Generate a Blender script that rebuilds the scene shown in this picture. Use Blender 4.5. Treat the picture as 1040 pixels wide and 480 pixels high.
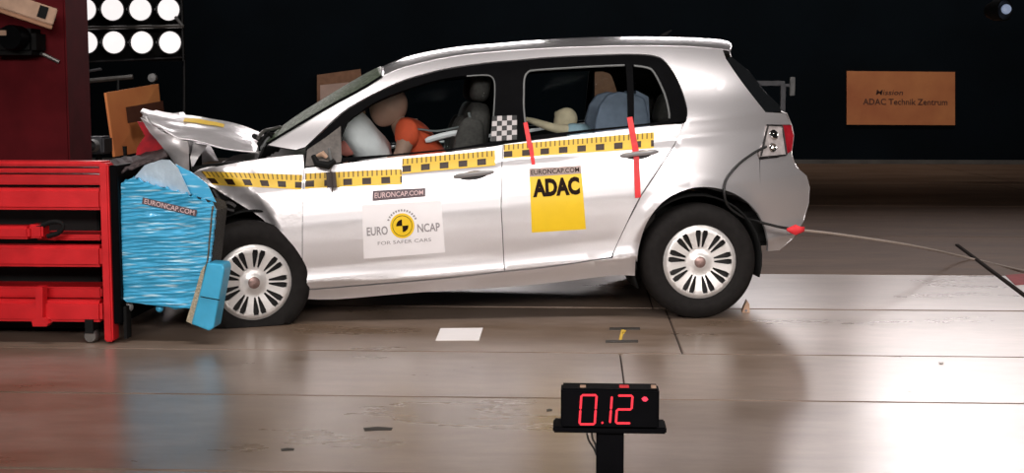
import bpy, bmesh, math, random
from mathutils import Vector, Matrix, noise
from mathutils.geometry import delaunay_2d_cdt
R = math.radians
random.seed(7)
for o in list(bpy.data.objects): bpy.data.objects.remove(o, do_unlink=True)
SC = bpy.context.scene
COL = SC.collection

# ------------------------------------------------------------------ camera
F = 1400.0                       # focal length in pixels of a 1040 x 480 frame
CAM_H = 1.227
YAW, PITCH = R(3.0), math.atan(145.0 / F)
cam = bpy.data.cameras.new('camera'); cam.sensor_width = 36; cam.lens = F / 1040 * 36
cam.clip_end = 200
co = bpy.data.objects.new('camera', cam); COL.objects.link(co)
co.location = (0, 0, CAM_H); co.rotation_euler = (math.pi / 2 - PITCH, 0, YAW)
SC.camera = co

# ------------------------------------------------------------------ world, lights, exposure
SC.view_settings.view_transform = 'Standard'; SC.view_settings.look = 'None'
SC.view_settings.gamma = 1; SC.view_settings.use_curve_mapping = False
SC.view_settings.exposure = 0.15
wd = bpy.data.worlds.new('world'); SC.world = wd; wd.use_nodes = True
wd.node_tree.nodes['Background'].inputs[0].default_value = (0.30, 0.36, 0.45, 1)
wd.node_tree.nodes['Background'].inputs[1].default_value = 0.006

def area(name, loc, target, sx, sy, power, color=(1, .94, .905), spread=180):
    l = bpy.data.lights.new(name, 'AREA'); l.shape = 'RECTANGLE'; l.size = sx; l.size_y = sy
    l.energy = power; l.color = color; l.spread = R(spread)
    o = bpy.data.objects.new(name, l); COL.objects.link(o); o.location = loc
    d = Vector(target) - Vector(loc)
    o.rotation_euler = d.to_track_quat('-Z', 'Y').to_euler()
    return o
# the rows of lamps that hang over the impact zone
for i in range(19):
    x = -4.6 + i * .54
    area('overhead_lamp', (x, 5.2, 5.6), (x * .8, 6.6, 0.4), .27, .9, 4.5, spread=100)
for i in range(6):
    area('front_lamp', (-3.4 + i * 2.2, -2.2, 3.3), (-2.2 + i * 1.4, 7.2, .8), 1.4, .9, 25, spread=70)
# the lamp bank high at the back of the hall
for x, pw in ((-6.2, 9), (-2.0, 16), (1.8, 17), (5.2, 19), (8.6, 19)):
    area('rear_lamp', (x, 19.0, 4.1), (x * .5, 5.0, 0.0), 2.6, 1.4, pw, (1, .92, .92), spread=60)
area('board_fill', (-5.0, 11.5, 6.5), (-4.6, 15.2, 1.2), .6, .4, 30, spread=50)  # added unseen fill light that brightens the upright orange board
for i in range(3):
    area('wall_fill', (-6.0 + i * 6.0, 21.5, 7.4), (-6.0 + i * 6.0, 24.5, 1.2), 2.0, .5, 45, spread=120)  # added unseen fill row to lift the boards by the back wall

# ------------------------------------------------------------------ geometry helpers
fwd = Vector((-math.sin(YAW) * math.cos(PITCH), math.cos(YAW) * math.cos(PITCH), -math.sin(PITCH)))
rgt = Vector((math.cos(YAW), math.sin(YAW), 0)); upv = rgt.cross(fwd)
CAMP = Vector((0, 0, CAM_H))
def ray(px, py): return fwd + rgt * ((px - 520) / F) + upv * ((240 - py) / F)
def WY(px, py, Y):               # point of the place at depth Y
    d = ray(px, py); return CAMP + d * (Y / d.y)
def WZ(px, py, z=0.0):           # point of the place at height z
    d = ray(px, py); return CAMP + d * ((z - CAM_H) / d.z)

CAR_YAW, CAR_PITCH = R(8.0), R(-4.6)
CR = (Matrix.Rotation(CAR_YAW, 4, 'Z') @ Matrix.Rotation(CAR_PITCH, 4, 'Y'))
_c = WZ(711, 324)
_off = CR @ Vector((1.2, -0.87, 0)); _off.z = 0
CM = Matrix.Translation(_c - _off) @ CR
CMI = CM.inverted()
def LP(px, py, y):               # point of the car frame on its plane y
    o = CMI @ CAMP; d = CMI.to_3x3() @ ray(px, py)
    return o + d * ((y - o.y) / d.y)

def interp(tab, x):
    if x <= tab[0][0]: 
        (a, b), (c, d) = tab[0], tab[1]; return b + (d - b) * (x - a) / (c - a)
    for (a, b), (c, d) in zip(tab, tab[1:]):
        if x <= c: return b + (d - b) * (x - a) / (c - a)
    (a, b), (c, d) = tab[-2], tab[-1]; return b + (d - b) * (x - a) / (c - a)
def clampi(tab, x):
    return interp(tab, min(max(x, tab[0][0]), tab[-1][0]))
def sm(a, b, x):
    t = min(1, max(0, (x - a) / (b - a))); return t * t * (3 - 2 * t)

BELT = [(p.x, p.z) for p in (LP(x, y, -.85) for x, y in ((309, 169), (398, 158.5), (503, 147), (603, 133.5), (695, 124), (800, 116)))]
SILL = [(p.x, p.z) for p in (LP(x, y, -.83) for x, y in ((303, 303), (423, 297), (507, 292), (620, 280), (800, 262)))]
PROF = [(-.3, .13), (0, .078), (.085, .054), (.10, .044), (.115, .034), (.16, .040), (.22, .042), (.33, .024), (.45, .007), (.55, .0),
        (.65, .003), (.75, .010), (.82, .017), (.855, .021), (.87, .033), (.93, .034), (1.0, .037)]
HUB_R = LP(711, 266, -.87); HUB_F = LP(258, 287, -.93)
WARCH = [(p.x, p.z) for p in (LP(x, y, -.85) for x, y in ((190, 181), (216, 190), (243, 207), (266, 222), (279, 238), (292, 267)))]
def S(u, w):
    b = interp(BELT, u); s = interp(SILL, u)
    t = (w - s) / (b - s)
    W = .885
    if u > .85: W -= .25 * (u - .85) ** 2 + .10 * max(0, u - 1.62) ** 2
    if u < -1.1: W -= .05 * (u + 1.1) ** 2
    if t <= 1:
        # smooth the profile a little
        ins = (interp(PROF, t - .012) + interp(PROF, t) + interp(PROF, t + .012)) / 3 if t < .985 else .037
        y = W - ins
    else:
        h = w - b
        y = W - .037 - .14 * h - .80 * h * h
    # arch lips
    for hub, rr in ((HUB_R, .385),):
        r = math.hypot(u - hub.x, w - hub.z)
        if r < .6: y += .018 * math.exp(-((r - rr) / .05) ** 2)
    # crumpled front wing
    k = sm(-1.05, -1.45, u)
    if u < -.95: y -= .11 * (1 - sm(0, .13, w - clampi(WARCH, u))) * sm(-.95, -1.12, u)
    if k > 0:
        y += k * (.075 * noise.noise((u * 5, w * 6, 3.1)) + .03 * noise.noise((u * 15, w * 13, 1.7)))
    return y
def surf_side(off=0.0):
    def f(u, w):
        y = S(u, w); e = .006
        yu = (S(u + e, w) - S(u - e, w)) / (2 * e); yw = (S(u, w + e) - S(u, w - e)) / (2 * e)
        n = Vector((-yu, -1, -yw)).normalized()
        return Vector((u, -y, w)) + n * off, n
    return f
def L(px, py):                   # pixel -> (u, w) on the car side
    y = -.86
    for _ in range(14):
        p = LP(px, py, y); y = .5 * y + .5 * -max(.3, S(p.x, p.z))
    return (p.x, p.z)
def LL(pts): return [L(*p) for p in pts]

def cr(pts, n=5, closed=False):  # Catmull-Rom through the points
    out = []; m = len(pts)
    rng = range(m) if closed else range(m - 1)
    for i in rng:
        g = (lambda k: pts[k % m]) if closed else (lambda k: pts[min(max(k, 0), m - 1)])
        p0, p1, p2, p3 = g(i - 1), g(i), g(i + 1), g(i + 2)
        for j in range(n):
            t = j / n
            out.append(tuple(.5 * (2 * b + (c - a) * t + (2 * a - 5 * b + 4 * c - d) * t * t + (3 * b - a - 3 * c + d) * t ** 3)
                             for a, b, c, d in zip(p0, p1, p2, p3)))
    if not closed: out.append(tuple(pts[-1]))
    return out
def resample(poly, d):
    out = []
    for a, b in zip(poly, poly[1:] + poly[:1]):
        n = max(1, math.ceil(math.dist(a, b) / d))
        for i in range(n): out.append((a[0] + (b[0] - a[0]) * i / n, a[1] + (b[1] - a[1]) * i / n))
    res = []
    for p in out:
        if not res or math.dist(p, res[-1]) > 1e-4: res.append(p)
    return res
def poly_area(p): return .5 * sum(a[0] * b[1] - b[0] * a[1] for a, b in zip(p, p[1:] + p[:1]))
def inside(p, poly):
    x, y = p; c = False
    for (x1, y1), (x2, y2) in zip(poly, poly[1:] + poly[:1]):
        if (y1 > y) != (y2 > y) and x < (x2 - x1) * (y - y1) / (y2 - y1) + x1: c = not c
    return c
def inset(poly, d):
    if poly_area(poly) < 0: poly = poly[::-1]
    out = []; n = len(poly)
    for i in range(n):
        a, b, c = Vector(poly[i - 1]), Vector(poly[i]), Vector(poly[(i + 1) % n])
        e1 = (b - a).normalized(); e2 = (c - b).normalized()
        n1 = Vector((-e1.y, e1.x)); n2 = Vector((-e2.y, e2.x))
        m = n1 + n2
        if m.length < 1e-6: m = n1
        m.normalize(); k = d / max(.35, m.dot(n1))
        out.append(tuple(b + m * k))
    return out

def link(me, name, mat, parent=None):
    o = bpy.data.objects.new(name, me); COL.objects.link(o)
    if mat: me.materials.append(mat)
    if parent: o.parent = parent
    return o
def mesh_obj(name, verts, faces, mat, parent=None, smooth=False, normals=None, uvs=None):
    me = bpy.data.meshes.new(name); me.from_pydata([tuple(v) for v in verts], [], faces)
    if uvs:
        l = me.uv_layers.new(name='UVMap')
        for lp in me.loops: l.data[lp.index].uv = uvs[lp.vertex_index]
    if smooth or normals:
        for p in me.polygons: p.use_smooth = True
    if normals: me.normals_split_custom_set_from_vertices([tuple(n) for n in normals])
    me.update()
    return link(me, name, mat, parent)

def panel(name, outer, surf, thick, mat, parent=None, holes=(), spacing=.035, mirror=False, gap=0.0, uvf=None):
    """a sheet with the outline `outer` (2D), bent onto surf and given thickness"""
    if poly_area(outer) < 0: outer = outer[::-1]
    if gap: outer = inset(outer, gap)
    outer = resample(outer, spacing * .8)
    hs = []
    for h in holes:
        if poly_area(h) < 0: h = h[::-1]
        hs.append(resample(h, spacing * .8))
    pts = list(outer); edges = [(i, (i + 1) % len(outer)) for i in range(len(outer))]
    for h in hs:
        b = len(pts); pts += h; edges += [(b + i, b + (i + 1) % len(h)) for i in range(len(h))]
    x0 = min(p[0] for p in outer); x1 = max(p[0] for p in outer); y0 = min(p[1] for p in outer); y1 = max(p[1] for p in outer)
    bnd = list(pts); r = 0; y = y0
    while y < y1:
        x = x0 + (spacing / 2 if r % 2 else 0)
        while x < x1:
            if inside((x, y), outer) and not any(inside((x, y), h) for h in hs) and \
               all((x - q[0]) ** 2 + (y - q[1]) ** 2 > (spacing * .5) ** 2 for q in bnd): pts.append((x, y))
            x += spacing
        y += spacing * .87; r += 1
    V, E, Fc, *_ = delaunay_2d_cdt([Vector(p) for p in pts], edges, [], 0, 1e-6)
    V = [(v[0], v[1]) for v in V]
    tri = []
    for f in Fc:
        c = (sum(V[i][0] for i in f) / len(f), sum(V[i][1] for i in f) / len(f))
        if inside(c, outer) and not any(inside(c, h) for h in hs): tri.append(tuple(f))
    vs, ns, uv = [], [], []
    P = [surf(*v) for v in V]
    for v, (p, n) in zip(V, P): vs.append(p); ns.append(n); uv.append(uvf(*v) if uvf else v)
    faces = list(tri); b = len(vs)
    for v, (p, n) in zip(V, P): vs.append(p - n * thick); ns.append(-n); uv.append(uvf(*v) if uvf else v)
    faces += [tuple(b + i for i in reversed(f)) for f in tri]
    for loop, sgn in [(outer, 1)] + [(h, -1) for h in hs]:
        m = len(loop)
        for i in range(m):
            a, c = loop[i], loop[(i + 1) % m]
            (pa, na), (pc, nc) = surf(*a), surf(*c)
            b = len(vs); vs += [pa, pc, pc - nc * thick, pa - na * thick]
            nn = (pc - pa).cross(na); nn = nn.normalized() if nn.length > 1e-9 else na
            nn = nn * sgn; ns += [nn] * 4; uv += [a] * 4
            faces.append((b, b + 3, b + 2, b + 1) if sgn > 0 else (b, b + 1, b + 2, b + 3))
    if mirror:
        vs = [Vector((v[0], -v[1], v[2])) for v in vs]; ns = [Vector((n[0], -n[1], n[2])) for n in ns]
        faces = [tuple(reversed(f)) for f in faces]
    return mesh_obj(name, vs, faces, mat, parent, True, ns, uv)

def grid_obj(name, rows, mat, parent=None, thick=0.0, smooth=True, uvs=None):
    n = len(rows); m = len(rows[0]); vs = [p for r in rows for p in r]
    fs = [(i * m + j, i * m + j + 1, (i + 1) * m + j + 1, (i + 1) * m + j) for i in range(n - 1) for j in range(m - 1)]
    o = mesh_obj(name, vs, fs, mat, parent, smooth, None, uvs)
    if thick:
        md = o.modifiers.new('thickness', 'SOLIDIFY'); md.thickness = thick; md.offset = 0
    return o

class MB:                         # collects boxes, tubes and lathes into one mesh
    def __init__(s): s.v = []; s.f = []
    def add(s, vs, fs):
        b = len(s.v); s.v += [Vector(v) for v in vs]; s.f += [tuple(b + i for i in f) for f in fs]; return s
    def box(s, lo, hi, M=None, bev=0.0):
        bm = bmesh.new(); bmesh.ops.create_cube(bm, size=1)
        c = [(a + b) / 2 for a, b in zip(lo, hi)]; d = [abs(b - a) for a, b in zip(lo, hi)]
        for v in bm.verts: v.co = Vector((v.co.x * d[0], v.co.y * d[1], v.co.z * d[2]))
        if bev: bmesh.ops.bevel(bm, geom=bm.edges[:], offset=min(bev, min(d) * .45), segments=2, affect='EDGES')
        bm.verts.index_update()
        vs = [v.co + Vector(c) for v in bm.verts]
        if M: vs = [M @ v for v in vs]
        s.add(vs, [[v.index for v in f.verts] for f in bm.faces]); bm.free(); return s
    def tube(s, pts, r, n=10, cap=True):
        pts = [Vector(p) for p in pts]; k = len(pts); rs = r if isinstance(r, (list, tuple)) else [r] * k
        vs = []; prev = None
        for i, p in enumerate(pts):
            t = (pts[min(i + 1, k - 1)] - pts[max(i - 1, 0)]).normalized()
            a = prev if prev is not None else (Vector((0, 0, 1)) if abs(t.z) < .9 else Vector((1, 0, 0)))
            x = (a - t * a.dot(t)).normalized(); prev = x; y = t.cross(x)
            vs += [p + (x * math.cos(2 * math.pi * j / n) + y * math.sin(2 * math.pi * j / n)) * rs[i] for j in range(n)]
        fs = [(i * n + j, i * n + (j + 1) % n, (i + 1) * n + (j + 1) % n, (i + 1) * n + j) for i in range(k - 1) for j in range(n)]
        if cap: fs += [tuple(range(n))[::-1], tuple((k - 1) * n + j for j in range(n))]
        return s.add(vs, fs)
    def lathe(s, prof, n=32, M=None, close=False):   # prof: (radius, along y)
        vs = [Vector((r * math.cos(2 * math.pi * j / n), y, r * math.sin(2 * math.pi * j / n))) for r, y in prof for j in range(n)]
        if M: vs = [M @ v for v in vs]
        k = len(prof); rng = range(k if close else k - 1)
        return s.add(vs, [(i * n + j, i * n + (j + 1) % n, ((i + 1) % k) * n + (j + 1) % n, ((i + 1) % k) * n + j) for i in rng for j in range(n)])
    def prism(s, poly, lo, hi, axis='y'):            # poly (x, z) pushed along y
        n = len(poly)
        if poly_area(poly) < 0: poly = poly[::-1]
        vs = [(p[0], lo, p[1]) for p in poly] + [(p[0], hi, p[1]) for p in poly]
        return s.add(vs, [tuple(range(n)), tuple(range(2 * n - 1, n - 1, -1))] + [((i + 1) % n, i, n + i, n + (i + 1) % n) for i in range(n)])
    def build(s, name, mat, parent=None, smooth=False):
        o = mesh_obj(name, s.v, s.f, mat, parent, False)
        if smooth:
            me = o.data
            for p in me.polygons: p.use_smooth = True
            me.set_sharp_from_angle(angle=R(38))
        return o

def empty(name, loc=(0, 0, 0), M=None):
    o = bpy.data.objects.new(name, None); COL.objects.link(o); o.empty_display_size = .1
    if M is not None: o.matrix_world = M
    else: o.location = loc
    return o
def tag(o, label=None, cat=None, group=None, kind=None):
    for k, v in (('label', label), ('category', cat), ('group', group), ('kind', kind)):
        if v: o[k] = v
    return o

# ------------------------------------------------------------------ materials
def nd(nt, t, **kw):
    n = nt.nodes.new(t)
    for k, v in kw.items():
        if k in n.inputs: n.inputs[k].default_value = v
        else: setattr(n, k, v)
    return n
def mat(name, col, rough=.5, metal=0.0, var=.06, scale=12, bump=0.0, bscale=60, coat=0.0, emit=None, spec=.5, var_col=None, rvar=0.0, detail=5):
    m = bpy.data.materials.new(name); m.use_nodes = True; nt = m.node_tree; b = nt.nodes['Principled BSDF']
    b.inputs['Roughness'].default_value = rough; b.inputs['Metallic'].default_value = metal
    b.inputs['Specular IOR Level'].default_value = spec
    if coat: b.inputs['Coat Weight'].default_value = coat; b.inputs['Coat Roughness'].default_value = .03
    tc = nd(nt, 'ShaderNodeTexCoord'); nz = nd(nt, 'ShaderNodeTexNoise', Scale=scale, Detail=detail)
    nt.links.new(tc.outputs['Object'], nz.inputs['Vector'])
    rp = nd(nt, 'ShaderNodeValToRGB'); rp.color_ramp.elements[0].position = .3; rp.color_ramp.elements[1].position = .7
    lo = var_col if var_col else tuple(c * (1 - var) for c in col)
    hi = col if var_col else tuple(min(1, c * (1 + var)) for c in col)
    rp.color_ramp.elements[0].color = (*lo, 1); rp.color_ramp.elements[1].color = (*hi, 1)
    nt.links.new(nz.outputs['Fac'], rp.inputs['Fac']); nt.links.new(rp.outputs['Color'], b.inputs['Base Color'])
    if rvar:
        mr = nd(nt, 'ShaderNodeMapRange'); mr.inputs['To Min'].default_value = rough - rvar; mr.inputs['To Max'].default_value = rough + rvar
        nt.links.new(nz.outputs['Fac'], mr.inputs['Value']); nt.links.new(mr.outputs['Result'], b.inputs['Roughness'])
    if bump:
        n2 = nd(nt, 'ShaderNodeTexNoise', Scale=bscale, Detail=3); bp = nd(nt, 'ShaderNodeBump', Strength=bump, Distance=.01)
        nt.links.new(tc.outputs['Object'], n2.inputs['Vector']); nt.links.new(n2.outputs['Fac'], bp.inputs['Height'])
        nt.links.new(bp.outputs['Normal'], b.inputs['Normal'])
    if emit:
        b.inputs['Emission Color'].default_value = (*emit[0], 1); b.inputs['Emission Strength'].default_value = emit[1]
    return m
def glass(name, tint, fac, rough=.03):
    m = bpy.data.materials.new(name); m.use_nodes = True; nt = m.node_tree; nt.nodes.clear()
    o = nd(nt, 'ShaderNodeOutputMaterial'); mx = nd(nt, 'ShaderNodeMixShader'); t = nd(nt, 'ShaderNodeBsdfTransparent')
    g = nd(nt, 'ShaderNodeBsdfGlossy'); t.inputs[0].default_value = (*tint, 1); g.inputs['Roughness'].default_value = rough
    lw = nd(nt, 'ShaderNodeFresnel', IOR=1.45); mu = nd(nt, 'ShaderNodeMath', operation='MULTIPLY'); mu.inputs[1].default_value = fac
    nt.links.new(lw.outputs[0], mu.inputs[0]); nt.links.new(mu.outputs[0], mx.inputs[0])
    nt.links.new(t.outputs[0], mx.inputs[1]); nt.links.new(g.outputs[0], mx.inputs[2]); nt.links.new(mx.outputs[0], o.inputs[0])
    return m

M = {}
M['silver'] = mat('silver_paint', (.77, .745, .76), .33, .76, .02, 300, coat=1.0, spec=.5)
M['silver_crushed'] = mat('silver_paint_crushed', (.74, .71, .72), .36, .45, .05, 20, coat=.3, bump=.25, bscale=18)
M['black_trim'] = mat('black_trim', (.0025, .0025, .003), .5, 0, .2, spec=.03)
M['black_matt'] = mat('black_plastic', (.006, .006, .006), .75, 0, .25, spec=.2)
M['rubber'] = mat('tyre_rubber', (.011, .0095, .009), .7, 0, .25, 30, spec=.15)
M['hubcap'] = mat('silver_wheel_cover', (.74, .71, .69), .32, .45, .04, 40)
M['rim_dark'] = mat('dark_steel_rim', (.02, .018, .018), .5, .5, .2)
M['seal'] = mat('grey_window_seal', (.15, .155, .155), .45, 0, .1)
M['interior'] = mat('dark_cabin_trim', (.012, .011, .011), .8, 0, .2, spec=.2)
M['seat'] = mat('dark_grey_seat_cloth', (.07, .06, .055), .85, 0, .25, 60, bump=.2, bscale=200)
M['glass'] = glass('window_glass', (.86, .89, .89), .004)
M['rear_glass'] = mat('dark_rear_glass', (.008, .009, .01), .08, 0, .1)
M['chrome'] = mat('chrome', (.8, .8, .8), .15, 1, .02)
M['handle'] = mat('door_handle_silver', (.42, .41, .42), .3, .5, .05)
M['lens_clear'] = mat('tail_lamp_clear_lens', (.62, .56, .55), .12, .35, .25, 30, coat=.6)
M['lens_red'] = mat('tail_lamp_red_lens', (.30, .012, .02), .15, 0, .2, 30, coat=.5)
M['red_tape'] = mat('red_tape', (.80, .025, .03), .5, 0, .1)
M['white_vinyl'] = mat('white_vinyl', (.92, .88, .89), .5, 0, .02)
M['yellow_vinyl'] = mat('yellow_vinyl', (.92, .60, .012), .45, 0, .03)
M['dark_print'] = mat('dark_print', (.015, .006, .004), .6, 0, .1, spec=.1)
M['grey_print'] = mat('grey_print', (.30, .27, .28), .5, 0, .05)
M['label_strip'] = mat('dark_label_strip', (.10, .065, .075), .5, 0, .15)
M['label_print'] = mat('pink_label_print', (.72, .50, .50), .5, 0, .05)
M['red_steel'] = mat('red_painted_steel', (.68, .012, .018), .38, 0, .12, 8, bump=.05, rvar=.08)
M['dark_red'] = mat('dark_red_wall_paint', (.10, .006, .009), .7, 0, .2, 5, spec=.1)
M['blue_plain'] = mat('blue_aluminium_foil', (.055, .44, .72), .38, .15, .10, 9, bump=.12, bscale=25, coat=.2)
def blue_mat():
    m = mat('blue_foil_painted_glints', (.045, .40, .68), .38, .15, .12, 7, coat=.2); nt = m.node_tree; b = nt.nodes['Principled BSDF']
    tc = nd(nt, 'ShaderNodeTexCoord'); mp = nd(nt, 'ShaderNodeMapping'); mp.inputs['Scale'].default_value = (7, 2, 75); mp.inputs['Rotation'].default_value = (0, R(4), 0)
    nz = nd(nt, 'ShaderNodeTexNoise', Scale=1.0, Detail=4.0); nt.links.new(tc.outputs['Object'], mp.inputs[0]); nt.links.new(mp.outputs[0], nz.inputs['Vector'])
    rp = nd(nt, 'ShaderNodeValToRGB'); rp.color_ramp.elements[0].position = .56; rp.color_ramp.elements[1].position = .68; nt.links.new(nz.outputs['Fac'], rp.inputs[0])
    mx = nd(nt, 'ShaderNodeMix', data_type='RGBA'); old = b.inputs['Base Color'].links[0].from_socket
    nt.links.new(rp.outputs[0], mx.inputs[0]); nt.links.new(old, mx.inputs[6]); mx.inputs[7].default_value = (.50, .78, .90, 1); nt.links.new(mx.outputs[2], b.inputs['Base Color'])  # pale streaks paint crumple highlights into the blue
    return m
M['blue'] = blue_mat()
M['blue_pale'] = mat('pale_blue_foil', (.62, .76, .88), .3, .3, .15, 7, bump=.3, bscale=20)
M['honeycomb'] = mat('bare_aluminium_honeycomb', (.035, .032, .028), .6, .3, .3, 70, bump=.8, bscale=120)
M['airbag'] = mat('white_airbag_fabric', (.93, .88, .89), .8, 0, .05, 20, bump=.2, bscale=40)
M['orange_shirt'] = mat('orange_red_shirt', (.78, .10, .035), .8, 0, .12, 15)
M['skin_dummy'] = mat('tan_dummy_skin', (.40, .23, .17), .6, 0, .1)
M['cream'] = mat('cream_cloth', (.80, .64, .44), .8, 0, .12, 20)
M['lightblue'] = mat('pale_blue_cloth', (.42, .58, .68), .8, 0, .12, 20)
M['child_seat'] = mat('blue_grey_child_seat', (.15, .18, .25), .6, 0, .15, 20)
M['cardboard'] = mat('brown_cardboard', (.42, .22, .13), .8, 0, .15, 10)
M['wood_pale'] = mat('pale_wood_beam', (.50, .32, .22), .7, 0, .2, 10)
M['paper'] = mat('white_paper', (.90, .86, .86), .7, 0, .02)
M['timer_black'] = mat('timer_black', (.003, .003, .004), .7, 0, .2, spec=.06)
M['led'] = mat('red_led', (.5, .01, .02), .4, 0, .05, emit=((1, .045, .07), .75))
M['led_dim'] = mat('red_led_small', (.5, .01, .02), .4, 0, .05, emit=((1, .06, .12), .9))
M['lamp_face'] = mat('lit_lamp_face', (.9, .9, .9), .4, 0, .02, emit=((1, .93, .92), .85))
M['lamp_body'] = mat('black_lamp_housing', (.015, .015, .016), .5, .3, .2)
M['rail'] = mat('dull_metal_rail', (.20, .19, .18), .4, .7, .2)
M['wall'] = mat('dark_hall_wall', (.0035, .0065, .0095), .9, 0, .25, .7, spec=.1)
M['ceiling'] = mat('dark_ceiling', (.01, .012, .014), .9, 0, .2, 1)
M['skirting'] = mat('grey_wall_foot', (.11, .10, .09), .7, 0, .25, 3)
M['cable'] = mat('black_cable', (.012, .012, .012), .45, 0, .1)
M['rope'] = mat('tan_rope', (.42, .34, .29), .8, 0, .15, 80)
M['red_flag'] = mat('red_flag_cloth', (.75, .03, .04), .7, 0, .1)
M['yellow_tape'] = mat('yellow_floor_tape', (.75, .48, .05), .6, 0, .1)
M['black_tape'] = mat('black_floor_tape', (.03, .025, .02), .6, 0, .1)
M['floor_base'] = mat('dark_floor_joint', (.05, .035, .03), .8, 0, .2)
M['red_floor'] = mat('red_floor_paint', (.30, .02, .02), .7, 0, .2, spec=.1)
M['dark_board'] = mat('dark_brown_print', (.10, .035, .02), .6, 0, .1)
M['grey_box'] = mat('dark_grey_equipment', (.10, .10, .11), .5, .2, .2)
M['pale_box'] = mat('pale_grey_equipment', (.25, .25, .25), .5, 0, .2)
M['orange_board'] = mat('orange_board', (.85, .33, .11), .6, 0, .1, 1.2, var_col=(.60, .17, .06))
M['windshield'] = None

def windshield_mat():
    m = bpy.data.materials.new('crazed_windscreen_glass'); m.use_nodes = True; nt = m.node_tree; nt.nodes.clear()
    o = nd(nt, 'ShaderNodeOutputMaterial'); mx = nd(nt, 'ShaderNodeMixShader'); t = nd(nt, 'ShaderNodeBsdfTransparent')
    b = nd(nt, 'ShaderNodeBsdfPrincipled', Roughness=.45); b.inputs['Specular IOR Level'].default_value = .15; b.inputs['Base Color'].default_value = (.12, .155, .10, 1)
    t.inputs[0].default_value = (.62, .72, .62, 1)
    tc = nd(nt, 'ShaderNodeTexCoord'); v = nd(nt, 'ShaderNodeTexVoronoi', Scale=26.0); v.feature = 'DISTANCE_TO_EDGE'
    nt.links.new(tc.outputs['Object'], v.inputs['Vector'])
    mr = nd(nt, 'ShaderNodeMapRange'); mr.inputs['From Max'].default_value = .12; mr.inputs['To Min'].default_value = .95; mr.inputs['To Max'].default_value = .5
    nt.links.new(v.outputs['Distance'], mr.inputs['Value']); nt.links.new(mr.outputs['Result'], mx.inputs[0])
    nt.links.new(t.outputs[0], mx.inputs[1]); nt.links.new(b.outputs[0], mx.inputs[2]); nt.links.new(mx.outputs[0], o.inputs[0])
    return m
M['windshield'] = windshield_mat()

def tape_mat():
    """yellow measuring tape: fine ticks on the upper half, dark squares on the lower; UV.x counts squares"""
    m = bpy.data.materials.new('yellow_measuring_tape'); m.use_nodes = True; nt = m.node_tree; b = nt.nodes['Principled BSDF']
    b.inputs['Roughness'].default_value = .5
    uv = nd(nt, 'ShaderNodeUVMap'); sp = nd(nt, 'ShaderNodeSeparateXYZ'); nt.links.new(uv.outputs[0], sp.inputs[0])
    def mth(op, a, c=None):
        n = nd(nt, 'ShaderNodeMath', operation=op)
        for i, q in enumerate((a, c)):
            if q is None: continue
            if isinstance(q, (int, float)): n.inputs[i].default_value = q
            else: nt.links.new(q, n.inputs[i])
        return n.outputs[0]
    U, Vv = sp.outputs[0], sp.outputs[1]
    sq = mth('MULTIPLY', mth('LESS_THAN', mth('FRACT', U), .47), mth('MULTIPLY', mth('LESS_THAN', Vv, .52), mth('GREATER_THAN', Vv, .10)))
    tk = mth('MULTIPLY', mth('LESS_THAN', mth('FRACT', mth('MULTIPLY', U, 4)), .30), mth('GREATER_THAN', Vv, .62))
    msk = mth('MAXIMUM', sq, mth('MULTIPLY', tk, .8))
    mx = nd(nt, 'ShaderNodeMix', data_type='RGBA'); mx.inputs[6].default_value = (.90, .58, .06, 1); mx.inputs[7].default_value = (.03, .012, .004, 1)
    nt.links.new(msk, mx.inputs[0]); nt.links.new(mx.outputs[2], b.inputs['Base Color'])
    return m
M['tape'] = tape_mat()
def dots_mat():
    m = bpy.data.materials.new('chequered_marker'); m.use_nodes = True; nt = m.node_tree; b = nt.nodes['Principled BSDF']
    uv = nd(nt, 'ShaderNodeUVMap'); ck = nd(nt, 'ShaderNodeTexChecker', Scale=5.0)
    ck.inputs['Color1'].default_value = (.50, .46, .46, 1); ck.inputs['Color2'].default_value = (.012, .012, .012, 1)
    nt.links.new(uv.outputs[0], ck.inputs['Vector']); nt.links.new(ck.outputs['Color'], b.inputs['Base Color'])
    return m
M['dots'] = dots_mat()
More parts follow.
